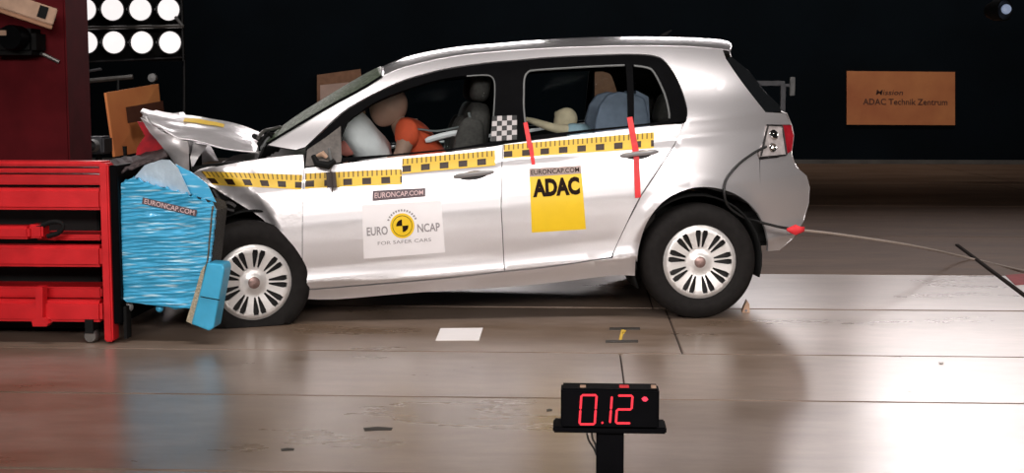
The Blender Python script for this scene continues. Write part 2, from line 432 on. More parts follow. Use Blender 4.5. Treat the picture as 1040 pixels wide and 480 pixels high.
def floor_mat(name='polished_concrete', c0=(.165, .108, .068), c1=(.325, .248, .205), ro0=.22, ro1=.36, sp=.6):
    m = bpy.data.materials.new(name); m.use_nodes = True; nt = m.node_tree; b = nt.nodes['Principled BSDF']
    geo = nd(nt, 'ShaderNodeNewGeometry'); oi = nd(nt, 'ShaderNodeObjectInfo')
    mp = nd(nt, 'ShaderNodeMapping'); mp.inputs['Scale'].default_value = (.55, 1.5, 1)
    nt.links.new(geo.outputs['Position'], mp.inputs['Vector'])
    n1 = nd(nt, 'ShaderNodeTexNoise', Scale=1.1, Detail=6.0, Roughness=.6); nt.links.new(mp.outputs[0], n1.inputs['Vector'])
    n2 = nd(nt, 'ShaderNodeTexNoise', Scale=9.0, Detail=7.0, Roughness=.7); nt.links.new(mp.outputs[0], n2.inputs['Vector'])
    r1 = nd(nt, 'ShaderNodeValToRGB'); e = r1.color_ramp.elements
    e[0].position = .32; e[0].color = (*c0, 1); e[1].position = .66; e[1].color = (*c1, 1)
    nt.links.new(n1.outputs['Fac'], r1.inputs['Fac'])
    mr = nd(nt, 'ShaderNodeMapRange'); mr.inputs['From Min'].default_value = .25; mr.inputs['From Max'].default_value = .75
    mr.inputs['To Min'].default_value = .78; mr.inputs['To Max'].default_value = 1.15
    nt.links.new(n2.outputs['Fac'], mr.inputs['Value'])
    mo = nd(nt, 'ShaderNodeMapRange'); mo.inputs['To Min'].default_value = .9; mo.inputs['To Max'].default_value = 1.08
    nt.links.new(oi.outputs['Random'], mo.inputs['Value'])
    mu = nd(nt, 'ShaderNodeMath', operation='MULTIPLY'); nt.links.new(mr.outputs[0], mu.inputs[0]); nt.links.new(mo.outputs[0], mu.inputs[1])
    vm = nd(nt, 'ShaderNodeVectorMath', operation='SCALE'); nt.links.new(r1.outputs['Color'], vm.inputs[0]); nt.links.new(mu.outputs[0], vm.inputs['Scale'])
    nt.links.new(vm.outputs[0], b.inputs['Base Color'])
    rr = nd(nt, 'ShaderNodeMapRange'); rr.inputs['To Min'].default_value = ro0; rr.inputs["To Max"].default_value = ro1
    nt.links.new(n1.outputs['Fac'], rr.inputs['Value']); nt.links.new(rr.outputs[0], b.inputs['Roughness'])
    b.inputs['Specular IOR Level'].default_value = sp
    return m
M['floor'] = floor_mat()
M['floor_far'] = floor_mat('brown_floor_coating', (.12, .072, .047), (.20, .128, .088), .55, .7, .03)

# ------------------------------------------------------------------ text
def text_flat(body, bold=0.0, shear=0.0):
    c = bpy.data.curves.new('text', 'FONT'); c.body = body; c.size = 1; c.offset = bold; c.shear = shear; c.resolution_u = 3
    o = bpy.data.objects.new('text', c); COL.objects.link(o)
    bpy.context.view_layer.update()
    me = bpy.data.meshes.new_from_object(o.evaluated_get(bpy.context.evaluated_depsgraph_get()))
    vs = [(v.co.x, v.co.y) for v in me.vertices]; fs = [tuple(p.vertices) for p in me.polygons]
    bpy.data.meshes.remove(me); bpy.data.objects.remove(o); bpy.data.curves.remove(c)
    x0 = min(v[0] for v in vs); x1 = max(v[0] for v in vs); y0 = min(v[1] for v in vs); y1 = max(v[1] for v in vs)
    return [((x - x0) / (x1 - x0), (y - y0) / (y1 - y0)) for x, y in vs], fs
def bil(q, s, t):                # q: TL, TR, BR, BL ; s right, t down
    a = [q[0][i] + (q[1][i] - q[0][i]) * s for i in range(len(q[0]))]; b = [q[3][i] + (q[2][i] - q[3][i]) * s for i in range(len(q[0]))]
    return tuple(x + (y - x) * t for x, y in zip(a, b))

# ================================================================== THE HALL
def wbox(name, lo, hi, m, parent=None, bev=0.0): return MB().box(lo, hi, bev=bev).build(name, m, parent)
floor = wbox('floor', (-16, -3, -.12), (16, 26, -.012), M['floor_base']); tag(floor, kind='structure')
SEAM_Y = [-3, 0, 1.5, 3.0, 4.35, 5.49, 6.48, 7.88, 9.45, 12.0, 15.3, 19, 24.6]
for i, (a, b) in enumerate(zip(SEAM_Y, SEAM_Y[1:])):
    cuts = [-16, -9.6, -4.8]
    cuts += {5: [WZ(632, 375).x], 6: [WZ(688, 345).x], 8: [-.6], 4: [2.9], 7: [0.4]}.get(i, [-.4 + .9 * (i % 3)]) + [5.6 + .4 * (i % 2), 11, 16]
    for c, d in zip(cuts, cuts[1:]):
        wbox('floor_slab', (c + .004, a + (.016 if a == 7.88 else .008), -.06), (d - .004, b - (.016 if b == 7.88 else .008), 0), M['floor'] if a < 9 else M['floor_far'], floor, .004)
tag(wbox('wall_back', (-16, 24.6, 0), (16, 24.9, 8.2), M['wall']), kind='structure')
tag(wbox('wall_left', (-16.3, -3, 0), (-16, 24.9, 8.2), M['wall']), kind='structure')
tag(wbox('wall_right', (16, -3, 0), (16.3, 24.9, 8.2), M['wall']), kind='structure')
tag(wbox('ceiling', (-16.3, -3, 8.2), (16.3, 24.9, 8.4), M['ceiling']), kind='structure')
tag(wbox('baseboard_back', (-16, 24.52, 0), (16, 24.6, .07), M['skirting']), kind='structure')

def board(name, quad, Y, label, lines, m, dm, slant=0):
    """a flat board whose corners are given by its pixels at depth Y (+ slant to the right side)"""
    root = empty(name, WY((quad[0][0] + quad[1][0]) / 2, max(quad[2][1], quad[3][1]), Y))
    P = [WY(x, y, Y + (slant if i in (1, 2) else 0)) for i, (x, y) in enumerate(quad)]
    n = (P[1] - P[0]).cross(P[3] - P[0]).normalized()
    if n.y > 0: n = -n
    inv = root.location
    vs = [p - inv for p in P] + [p - n * .03 - inv for p in P]
    fs = [(3, 2, 1, 0), (4, 5, 6, 7)] + [(i, (i + 1) % 4, 4 + (i + 1) % 4, 4 + i) for i in range(4)]
    mesh_obj('panel', vs, fs, m, root)
    for (txt, s0, s1, t0, t1, sh, bo) in lines:
        if txt is None:
            q = [bil(P, s0, t0), bil(P, s1, t0), bil(P, s1, t1), bil(P, s0, t1)]
            mesh_obj('printed_band', [Vector(p) + n * .05 - inv for p in q], [(3, 2, 1, 0)], dm, root); continue
        v2, f2 = text_flat(txt, bo, sh)
        vs = [Vector(bil(P, s0 + (s1 - s0) * x, t1 + (t0 - t1) * y)) + n * .004 - inv for x, y in v2]
        mesh_obj('lettering', vs, f2, dm, root)
    if Y < 24.5:
        for k in (.15, .85):
            a = Vector(bil(P, k, 1))
            MB().box(a - inv + Vector((-.03, .005, -a.z)), a - inv + Vector((.03, .05, .1))).build('leg', M['black_matt'], root)
    tag(root, label, 'board'); return root
board('advertising_board', [(860, 72), (970, 73), (970, 127), (860, 126.5)], 24.565, 'wide orange board with two lines of dark lettering on the back wall',
      [('Mission', .27, .52, .345, .44, .15, .006), ('ADAC Technik Zentrum', .15, .93, .51, .625, 0, .012)], M['orange_board'], M['dark_board'])
board('advertising_board', [(108, 94), (161, 85), (167, 150), (117, 159)], 15.0, 'upright orange board with a dark printed band beside the floodlights',
      [(None, .24, .98, .27, .52, 0, 0)], M['orange_board'], M['dark_board'], slant=1.2)
board('advertising_board', [(322, 76), (366, 70), (372, 125), (322, 125)], 23.9, 'brown board with a pale patch rising behind the windscreen',
      [(None, .08, .72, .22, .95, 0, 0)], M['cardboard'], mat('pale_pink_print', (.88, .62, .52), .7, 0, .15, 2))
board('advertising_board', [(604, 73), (650, 71), (650, 112), (604, 112)], 23.6, 'small tan board seen through the rear side windows',
      [(None, .1, .8, .72, .82, 0, 0)], M['cardboard'], M['dark_board'])

# floodlight bank
def lamp_at(px, py, Y, parent_name, label, grp, rpx=11.5):
    c = WY(px, py, Y); r = rpx / F * Y
    root = empty('floodlight', c)
    d = (Vector((.55, -1, -.12))).normalized()
    q = Vector((0, -1, 0)).rotation_difference(d).to_matrix().to_4x4()
    mb = MB().lathe([(r * .35, .30), (r * .7, .26), (r * 1.0, .06), (r * 1.08, 0), (r * 1.08, -.03), (r * .99, -.03), (r * .97, .0)], 24, q)
    mb.build('housing', M['lamp_body'], root, True)
    f = MB().lathe([(0.001, -.035), (r * .5, -.028), (r * .97, .0)], 24, q); f.build('lens', M['lamp_face'], root, True)
    f = MB(); f.box((-r * 1.15, .02, -.015), (r * 1.15, .05, .015), q); f.build('bracket', M['lamp_body'], root)
    tag(root, label, 'floodlight', grp)
for row, (py, lab) in enumerate(((9.5, 'above'), (43, 'below'))):
    for px, wh in ((86, 'half hidden by the dark red column'), (114, 'second from the dark red column'), (142.5, 'third from the dark red column'), (171, 'outermost on the rack, farthest from the dark red column')):
        lamp_at(px + row * 1.5, py, 18, 'floodlight', 'round white floodlight %s the rail, %s' % (lab, wh), 'floodlights on the lamp rack')
rk = empty('lamp_rack', WY(130, 62, 18.35)); b0 = rk.location
def rail_px(name, x0, y0, x1, y1, Y, r, m, root):
    p, q = WY(x0, y0, Y) - root.location, WY(x1, y1, Y) - root.location
    return MB().tube([p, q], r, 8).build(name, m, root, True)
rail_px('rail', 60, 29, 187, 26.5, 17.9, .022, M['rail'], rk)
rail_px('rail', 60, 64, 187, 58, 18.2, .012, M['grey_box'], rk)
rail_px('rail', 60, -6, 187, -7, 18.2, .02, M['rail'], rk)
rail_px('post', 183, -30, 186, 62, 18.3, .03, M['lamp_body'], rk)
rail_px('post', 60, -30, 60, 190, 18.3, .04, M['lamp_body'], rk)
rail_px('post', 187, 60, 187, 190, 18.3, .02, M['lamp_body'], rk)
rail_px('brace', 178, 17, 186, 27, 17.9, .02, M['pale_box'], rk)
p = MB().box(WY(62, -8, 18.45) - b0, (WY(185, 62, 18.45) - b0) + Vector((0, .05, 0))); p.build('back_plate', M['lamp_body'], rk)
tag(rk, 'black metal rack with thin rails that carries the floodlights', 'lamp rack')
lb = empty('equipment_rail', WY(110, 90, 17)); 
rail_px('pipe', 70, 84, 135, 78, 17, .03, M['rail'], lb); rail_px('pipe', 80, 74, 103, 70, 17, .018, M['grey_box'], lb)
rail_px('stand', 120, 79, 120, 197, 17, .02, M['lamp_body'], lb)
tag(lb, 'dull metal pipes on a stand under the lamp rack', 'pipe')
sp = empty('marker_lamp', WY(155, 79, 16.9))
MB().lathe([(.001, -.05), (.05, -.04), (.055, 0), (.04, .08), (.001, .09)], 16).build('bulb', M['pale_box'], sp, True)
MB().tube([(0, .05, 0), (.0, .05, -sp.location.z)], .012, 8).build('stem', M['lamp_body'], sp)
tag(sp, 'small pale round lamp on a thin stem above the orange board', 'lamp')
cm = empty('film_camera', WY(100, 158, 14)); c0 = cm.location
mb = MB().box((-.10, -.12, .02), (.10, .16, .20), bev=.02); mb.build('camera_body', M['grey_box'], cm, True)
MB().lathe([(.06, -.24), (.065, -.12), (.05, -.1), (.001, -.2)], 16, Matrix.Translation((0, 0, .11))).build('camera_lens', M['pale_box'], cm, True)
for a in (0, 2.1, 4.2): MB().tube([(0, 0, .02), (.3 * math.cos(a), .3 * math.sin(a), -c0.z)], .014, 6).build('leg', M['lamp_body'], cm)
tag(cm, 'dark grey camera on a tripod below the orange board', 'camera')

# equipment behind the tail of the car
eq = empty('equipment_stand', WY(786, 168, 17)); e0 = eq.location
def bpx(name, x0, y0, x1, y1, Y, dep, m, root, bev=.006):
    a = WY(x0, (y0 + y1) / 2, Y); b = WY(x1, (y0 + y1) / 2, Y); c = WY((x0 + x1) / 2, y0, Y); d = WY((x0 + x1) / 2, y1, Y)
    o = root.location if root else Vector()
    return MB().box(Vector((a.x, Y, d.z)) - o, Vector((b.x, Y + dep, c.z)) - o, bev=bev).build(name, m, root)
bpx('top_bar', 768, 82, 797, 87, 17, .06, M['grey_box'], eq); bpx('upright', 792, 87, 797, 196.5, 17, .06, M['grey_box'], eq)
bpx('upright', 768, 87, 772, 196.5, 17, .06, M['grey_box'], eq); bpx('side_box', 802.5, 78, 807.5, 97, 17, .08, M['pale_box'], eq)
bpx('arm', 797, 85, 803, 88, 17, .03, M['grey_box'], eq)
tag(eq, 'dark grey frame with a pale box standing behind the tailgate', 'equipment')
hl = empty('ceiling_spotlight', WY(1017, 10, 20)); 
MB().lathe([(.10, .22), (.15, .1), (.16, -.06), (.14, -.06), (.05, .02), (.001, .03)], 20, Matrix.Rotation(.6, 4, 'Z')).build('housing', M['lamp_body'], hl, True)
MB().lathe([(.001, -.02), (.06, -.015), (.07, .03)], 16, Matrix.Translation((.07, -.02, .01))).build('lens', mat('cool_lit_lens', (.4, .45, .55), .3, emit=((.45, .55, .8), .35)), hl, True)
MB().tube([(0, .1, 0), (0, .1, 8.2 - hl.location.z)], .02, 8).build('hanger', M['lamp_body'], hl)
tag(hl, 'dark spotlight with a cool lens hanging from the ceiling', 'spotlight')

# ================================================================== THE BARRIER
BY = 6.60
XR = WY(112, 250, BY).x
bar = empty('crash_barrier', (XR - 1.2, BY, 0)); B0 = bar.location
def bb(name, x0, y0, x1, y1, Y, dep, m, bev=.008): return bpx(name, x0, y0, x1, y1, Y, dep, m, bar, bev)
XL = -300
bb('post', 103, 166, 112, 347, BY - .02, .10, M['red_steel'])
bb('top_rail', XL, 163.5, 104, 168.5, BY - .01, .14, M['red_steel']); bb('top_rail', XL, 170.5, 104, 175, BY - .005, .12, M['red_steel'])
bb('top_rail', XL, 177, 104, 187, BY + .015, .12, M['red_steel'])
bb('cross_beam', XL, 190.5, 103, 212.5, BY, .10, M['red_steel'], .015)
bb('cross_beam', XL, 248.5, 103, 270, BY, .10, M['red_steel'], .015)
bb('cross_beam', XL, 304, 103, 325.5, BY, .10, M['red_steel'], .015)
bb('shelf', 36, 238, 103, 244, BY + .10, .20, M['red_steel']); bb('shelf', XL, 290, 103, 301, BY + .07, .20, M['red_steel'])
bb('box_beam', XL, 229, 29, 242, BY - .03, .12, M['red_steel'], .012); bb('beam_bracket', 28, 228, 43, 242, BY + .0, .10, M['red_steel'], .01)
mb = MB()
hp = [WY(x, y, BY + .02) - B0 for x, y in ((30, 233), (42, 229), (55, 225), (64, 228), (60, 236), (48, 240))]
MB().tube([Vector(p) for p in cr([tuple(v) for v in hp], 5)], .012, 8).build('hose', M['black_matt'], bar, True)
o = MB().prism([(WY(x, y, BY - .03).x - B0.x, WY(x, y, BY - .03).z - B0.z) for x, y in ((36, 291), (44, 291), (44, 322), (50, 328), (48, 331), (34, 331), (33, 326), (38, 322))], -.04, .02)
o.build('bracket', M['red_steel'], bar)
# dark carcass behind the beams and the back plate that faces the car
bb('carcass', XL, 176, 101, 332, BY + .30, 1.1, M['black_matt'])
mb = MB().box((XR + .005 - B0.x, .0, .10), (XR + .045 - B0.x, 1.5, WY(112, 168, BY).z), bev=.004); mb.build('back_plate', M['black_trim'], bar)
MB().box((XR + .045 - B0.x, .03, .02), (XR + .06 - B0.x, .10, .18)).build('foot_plate', M['black_matt'], bar)
for x in (93.5,):
    c = WY(x, 340, BY + .04) - B0
    MB().lathe([(.001, -.03), (.028, -.03), (.034, -.02), (.034, .02), (.028, .03), (.001, .03)], 20, Matrix.Translation((c.x, c.y, .034))).build('caster', M['rail'], bar, True)
    MB().box((c.x - .02, c.y - .04, .05), (c.x + .02, c.y + .04, .13)).build('caster_fork', M['black_matt'], bar)
# bent strip along the top of the barrier and the torn red sheet
rows = []
for i in range(15):
    s = i / 14; a = bil(((98, 166), (168, 152), (170, 158), (106, 181)), s, 0); b = bil(((98, 166), (168, 152), (170, 158), (106, 181)), s, 1)
    rows.append([WY(*a, 7.3) - B0 + Vector((0, .05 * noise.noise((s * 6, 0, 1)), .02 * noise.noise((s * 9, 2, 1)))), WY(*b, 6.66) - B0 + Vector((0, 0, .014 * noise.noise((s * 12, 5, 1))))])
grid_obj('bent_clamp_strip', rows, mat('dark_speckled_metal', (.13, .10, .10), .6, .1, 0, 45, var_col=(.006, .005, .006), bump=.5, spec=.15), bar, .012)
pp = [(WY(x, y, 7.35).x - B0.x, WY(x, y, 7.35).z - B0.z) for x, y in ((141, 123), (151, 125), (160, 138), (167, 151), (158, 162), (136, 166), (139, 150), (147, 138))]
panel('torn_red_sheet', pp, lambda a, c: (Vector((a, 7.35 - B0.y + .06 * noise.noise((a * 7, c * 7, 0)), c)), Vector((0, -1, 0))), .02, mat('torn_red_paint', (.50, .012, .02), .5, 0, 0, 12, var_col=(.14, .01, .02), spec=.2), bar, spacing=.03)
tag(bar, 'red steel crash barrier trolley with stacked cross beams', 'barrier')
# blue deformable block
blk = empty('deformable_block', WY(165, 320, 6.75)); K0 = blk.location
YB = 6.64
def bxz(x, y, Y=YB): p = WY(x, y, Y); return (p.x - K0.x, p.z - K0.z)
face = [(123, 186), (135, 180), (150, 186), (185, 196), (216, 207), (219, 214), (214, 260), (207, 311), (195, 313), (165, 311), (128, 306), (124, 302), (122, 240)]
def blk_surf(a, c):
    q = c - .10 * a + .012 * noise.noise((a * 3, c * 3, 0))
    d = .0045 * math.sin(q * 330 + 2.5 * noise.noise((a * 6, c * 9, 0))) * (.3 + abs(noise.noise((a * 7, c * 14, 4)))) + .007 * noise.noise((a * 3, q * 30, 9)) + .003 * noise.noise((a * 14, q * 90, 2))
    return Vector((a, YB - K0.y + d, c)), Vector((0, -1, 0))
def blk_surf_n(a, c):
    e = .004; p, _ = blk_surf(a, c)
    dx = (blk_surf(a + e, c)[0].y - blk_surf(a - e, c)[0].y) / (2 * e); dz = (blk_surf(a, c + e)[0].y - blk_surf(a, c - e)[0].y) / (2 * e)
    return p, Vector((dx, -1, dz)).normalized()
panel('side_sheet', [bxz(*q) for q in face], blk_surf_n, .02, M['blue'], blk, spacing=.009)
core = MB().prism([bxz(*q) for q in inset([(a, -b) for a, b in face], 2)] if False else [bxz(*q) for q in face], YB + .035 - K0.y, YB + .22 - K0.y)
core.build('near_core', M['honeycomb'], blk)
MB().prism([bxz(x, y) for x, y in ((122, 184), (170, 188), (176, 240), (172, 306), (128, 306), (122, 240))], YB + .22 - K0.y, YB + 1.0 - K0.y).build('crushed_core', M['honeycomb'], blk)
# the folded pale flap above the face
fl = [bxz(*q) for q in ((130, 185), (145, 168), (160, 162), (170, 163), (178, 171), (193, 200), (165, 194))]
panel('folded_flap', fl, lambda a, c: (Vector((a, YB + .03 - K0.y + .03 * noise.noise((a * 6, c * 6, 3)), c)), Vector((0, -1, -.2)).normalized()), .008, M['blue_pale'], blk, spacing=.02)
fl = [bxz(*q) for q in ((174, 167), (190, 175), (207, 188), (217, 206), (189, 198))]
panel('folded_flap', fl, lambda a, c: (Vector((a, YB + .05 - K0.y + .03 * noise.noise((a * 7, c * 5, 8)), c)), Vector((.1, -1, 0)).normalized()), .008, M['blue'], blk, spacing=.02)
# torn honeycomb edge along the right side
rows = [[WY(x + dx, y, YB + dy) - K0 + Vector((0, .01 * noise.noise((i, j, 0)), 0)) for j, (dx, dy) in enumerate(((-1.2, -.01), (.4 + .8 * math.sin(i * 1.7), .02), (1.2, .08)))] for i, (x, y) in enumerate(cr([(217, 209), (214, 240), (212, 262), (207, 290), (203, 318), (196, 330)], 5))]
grid_obj('torn_edge', rows, mat('tan_torn_edge', (.22, .17, .11), .6, .2, 0, 60, var_col=(.02, .015, .01)), blk, .006)
for i, (x, y, r) in enumerate(((130, 311, .028), (162, 313, .02), (200, 315, .03))):
    c = WY(x, y, YB + .06) - K0
    MB().lathe([(.001, -r), (r * .7, -r * .7), (r, 0), (r * .7, r * .7), (.001, r)], 12, Matrix.Translation(c)).build('mounting_stub', M['pale_box'] if i != 1 else M['blue'], blk, True)
# lettering strip on the block
q = [(146, 200), (201, 213), (200, 219.5), (145, 206.5)]
def blk_pt(px, py, off): x, z = bxz(px, py); p, _ = blk_surf_n(x, z); return Vector((p.x, YB - K0.y - .014 - off, p.z))
rows = [[blk_pt(*bil(q, s / 12, t / 2), 0) for s in range(13)] for t in range(3)]
grid_obj('label_strip', rows, M['label_strip'], blk)
v2, f2 = text_flat('EURONCAP.COM', .01)
mesh_obj('label_lettering', [blk_pt(*bil(q, .04 + .92 * x, .88 - .76 * y), .002) for x, y in v2], f2, M['label_print'], blk)
tag(blk, 'blue crumpled deformable block with a lettered strip squeezed against the car', 'barrier block')
# the broken bumper element in front of the wheel
ch = empty('bumper_element', WY(212, 335, 6.62)); H0 = ch.location
MBp = [(WY(x, y, 6.58).x - H0.x, WY(x, y, 6.58).z - H0.z) for x, y in ((210, 267), (226, 268), (228, 273), (222, 305), (217, 333), (212, 336), (194, 329), (201, 303))]
mb = MB().prism(MBp, 6.58 - H0.y, 6.72 - H0.y); o = mb.build('blue_case', M['blue_plain'], ch)
bv = o.modifiers.new('soft', 'BEVEL'); bv.width = .008; bv.segments = 2
q = [WY(x, y, 6.577) - H0 for x, y in ((203.5, 301), (223, 304.5))]
MB().tube(q, .0025, 6).build('seam', M['black_matt'], ch)
pp = [(WY(x, y, 6.60).x - H0.x, WY(x, y, 6.60).z - H0.z) for x, y in ((209, 268), (202, 303), (195, 329), (189, 326), (197, 300), (204, 275))]
MB().prism(pp, 6.60 - H0.y, 6.70 - H0.y).build('honeycomb_edge', mat('tan_honeycomb', (.50, .42, .30), .6, .3, .3, 90, bump=.8, bscale=150), ch)
tag(ch, 'small blue bumper block broken off the crumpled block beside the front wheel', 'barrier block')

# dark red column behind the barrier
X0 = WY(68, 80, 8.4).x
cb = empty('barrier_column', (X0 - 1.3, 8.4, 0))
MB().box((-2.2, 0, 0), (1.3, .40, 3.0), bev=.01).build('column_body', M['dark_red'], cb)
tag(cb, 'tall dark red steel column standing behind the crash barrier', 'column')
tb = empty('timber_beam', WY(25, 12, 8.0)); T0 = tb.location
a, b = WY(-40, -14, 7.9) - T0, WY(56, 18, 8.1) - T0
d = (b - a).normalized(); mt = Matrix.Translation((a + b) / 2) @ d.to_track_quat('X', 'Z').to_matrix().to_4x4(); hl_ = (b - a).length / 2
MB().box((-hl_, -.06, -.05), (hl_, .06, .05), mt, .006).build('beam', M['wood_pale'], tb)
MB().box((-hl_ * .9, -.05, -.075), (hl_, .05, -.05), mt, .004).build('lower_batten', M['cardboard'], tb)
MB().box((hl_ - .10, -.066, -.03), (hl_ - .05, -.06, .04), mt).build('end_clip', M['black_matt'], tb)
MB().box((-.03, .06, -.03), (.03, 8.41 - T0.y, .03)).build('wall_bracket', M['black_matt'], tb)
tag(tb, 'pale brown tilted timber beam fixed on the dark red column', 'beam')
wb = empty('winch_unit', WY(18, 42, 8.2)); w0 = wb.location
mb = MB()
MB().box((-.22, .0, -.08), (.10, 8.41 - w0.y, .08), bev=.03).build('winch_housing', M['black_matt'], wb, True)
MB().lathe([(.001, -.12), (.07, -.12), (.075, -.1), (.075, .02), (.001, .02)], 20, Matrix.Translation((.0, 0, .02))).build('winch_drum', M['black_trim'], wb, True)
MB().box((-.06, -.13, .03), (-.015, -.10, .06)).build('winch_tag', M['wood_pale'], wb)
tag(wb, 'black winch housing on the dark red column under the beam', 'winch')
cl = empty('cable_clamp', WY(45, 56, 8.38)); c0 = cl.location
MB().tube([WY(40, 54, 8.37) - c0, WY(44, 55, 8.35) - c0, WY(60, 63, 8.37) - c0], .012, 8).build('clamp_rod', M['rail'], cl, True)
tag(cl, 'short slanting metal rod on the dark red column', 'rod')

# ================================================================== THE CAR
car = empty('hatchback_car', M=CM)
tag(car, 'silver hatchback car with a crushed front and test stickers on its doors', 'car')
SF = surf_side()
def both(name, px, m, thick=.02, gap=.0022, off=0.0, holes=(), spacing=.035, uv=None, far=True):
    o = panel(name, LL(px), surf_side(off), thick, m, car, [LL(h) for h in holes], spacing, False, gap)
    f = panel(name, LL(px), surf_side(off), thick, m, car, [LL(h) for h in holes], spacing * 1.5, True, gap) if far else None
    return o, f
TOPL = [(310, 149), (325.6, 134), (347.5, 113.5), (365, 102.5), (381, 94), (400, 85), (419, 78), (452, 69.5), (492, 63.5), (520, 61), (568, 57), (635, 54.5), (661, 55.5)]
RAILU = [(271, 147), (304, 127), (336.6, 107.5), (358, 96), (374, 87), (388, 78), (402, 71.5), (420, 66), (460, 57.5), (500, 53), (550, 49.5), (600, 47.5), (650, 46.5), (662, 46.5)]
BELTL = [(309, 170.5), (346, 166), (398, 159.5), (460, 153.5), (503, 148), (511, 146)]
BELTR = [(511, 146), (603, 134.5), (662, 127.5), (694, 125)]
ARCH_R = cr([(647, 266), (649, 250), (657, 226), (672, 206), (692, 194), (715, 189.5), (740, 194), (758, 204), (770, 217)], 4)
ARCH_R2 = cr([(770, 217), (777, 231), (780, 244), (780, 255)], 4)
ARCH_F = cr([(216, 190), (243, 207), (266, 222), (279, 238), (292, 267), (302, 293)], 4)
# doors
fdoor, fdoor2 = both('front_door', cr(BELTL, 3) + [(509.5, 175), (509, 210), (512, 268), (513, 275)] + cr([(513, 275), (440, 283), (340, 291.5), (308, 294)], 3) + cr([(307, 282), (307, 225), (308, 190), (309, 170.5)], 3)[:-1], M['silver'], .03)
rdoor, rdoor2 = both('rear_door', cr(BELTR, 3) + cr([(694, 125), (686, 145), (652, 197), (637, 226), (624, 254), (621, 261)], 4) + cr([(621, 261), (560, 270), (513, 275)], 3) + [(512, 268), (509, 210), (509.5, 175)], M['silver'], .03)
both('sill', cr([(302, 295), (340, 292.3), (440, 284), (513, 276), (560, 271), (620, 262), (646, 262)], 3) + cr([(645, 280), (620, 280), (553, 288), (507, 292), (423, 297), (340, 304), (303, 303)], 3), M['silver'], .03, .001)
both('front_wing', cr([(190, 179), (203, 173), (232, 166.5), (262, 161.5), (290, 158), (308, 156.5)], 3) + [(309, 170), (308, 190), (307, 225), (307, 282), (304, 293)] + ARCH_F[::-1], M['silver_crushed'], .012, .001, spacing=.022)
quarter, _q2 = both('quarter_panel', [(662, 46.5), (700, 47.5), (734, 50.5), (737, 59)] + cr([(737, 59), (754, 84), (777.5, 114)], 4) + [(798, 115), (803, 126.5), (777.5, 126.5)] + cr([(777.5, 126.5), (775, 144), (769, 155), (771, 161.5)], 3) + [(772, 190), (770, 216)] + ARCH_R[::-1] + [(646, 262), (622, 262), (624, 255), (637, 227), (652, 198), (686, 146), (695, 125)] + cr([(697, 123), (698, 109), (689, 82), (679, 66), (671, 58.5), (661, 55.5)], 4), M['silver'], .012, .0)
both('rear_bumper', [(772, 162), (790, 160), (802, 154)] + cr([(804, 157), (807, 166), (812, 173), (819, 179), (822, 190), (821, 206), (816, 224), (805, 242), (791, 254)], 3) + ARCH_R2[::-1] + [(772, 190)], M['silver'], .012, .0)
SIDE = RAILU[:1] + cr(RAILU, 3)[1:] + [(661, 55.5)] + cr(TOPL, 3)[::-1][1:] + [(300, 152)]
both('pillar_trim', SIDE, M['interior'], .006, .002, -.024, (), .06)
both('pillar_trim', [(663, 48), (734, 52), (755, 86), (777, 115), (775, 150), (770, 205), (700, 185), (690, 150), (697, 123), (698, 109), (689, 82), (671, 59)], M['interior'], .006, .002, -.02, (), .06)
both('side_frame', RAILU[:1] + cr(RAILU, 3)[1:] + [(661, 55.5)] + cr(TOPL, 3)[::-1][1:] + [(300, 152)], M['silver'], .02, .0)
# black window surround with the three openings
WIN_F = cr([(347, 160), (346, 142), (353, 123)], 3)[:-1] + cr([(353, 123), (381, 103), (419, 88), (452, 79), (485, 75), (497, 75.5)], 3)[:-1] + cr([(497, 75.5), (502, 80), (503, 92), (502, 118), (499, 143)], 3)[:-1] + [(499, 144), (460, 150.5), (398, 156.5)]
WIN_R = [(534, 138.5), (531.5, 110)] + cr([(531.5, 95), (532, 80), (535.5, 72.5), (545, 70)], 3) + [(600, 66.5), (635.5, 65), (638, 127.5), (600, 131), (560, 135.5)]
WIN_Q = [(642.5, 65.5), (652, 66)] + cr([(657, 67.5), (664, 72), (675, 94), (680, 112), (680.5, 120)], 3) + [(680, 122.5), (644, 126.5)]
DLO = [(309, 169), (310.5, 151)] + [(x + .6, y + .8) for x, y in cr(TOPL, 3)[1:]] + cr([(671, 59), (679, 66.5), (688.5, 82.5), (697, 109), (696, 123)], 4) + [(662, 126.3), (603, 133.3), (511, 144.8), (503, 146.8), (460, 152.3), (398, 158.3), (346, 164.8)]
surr, _ = both('window_surround', DLO, M['black_trim'], .02, .0, -.004, (WIN_F, WIN_R, WIN_Q), .04)
for nm, w in (('side_window', WIN_F), ('side_window', WIN_R), ('quarter_window', WIN_Q)):
    both(nm, w, M['glass'], .004, -.004, -.012, (), .06)
# grey seal that lines the windows
def seal(pts, name='window_seal', r=.006, off=-.006):
    f = surf_side(off); q = [f(*L(*p))[0] for p in pts]
    MB().tube(q, r, 6).build(name, M['seal'], car, True)
seal(cr([(535, 137), (532, 110), (532, 95), (532.5, 80), (536, 73), (545, 70.5), (600, 67), (634.5, 65.6)], 3))
seal(cr([(644, 66), (657, 68), (664.5, 73), (675, 94.5), (679.5, 112), (680, 120)], 3))
seal(cr([(474, 76.5), (490, 75.5), (498, 76.5), (502, 82), (502.5, 95), (501, 120), (498.5, 143)], 3), r=.004)

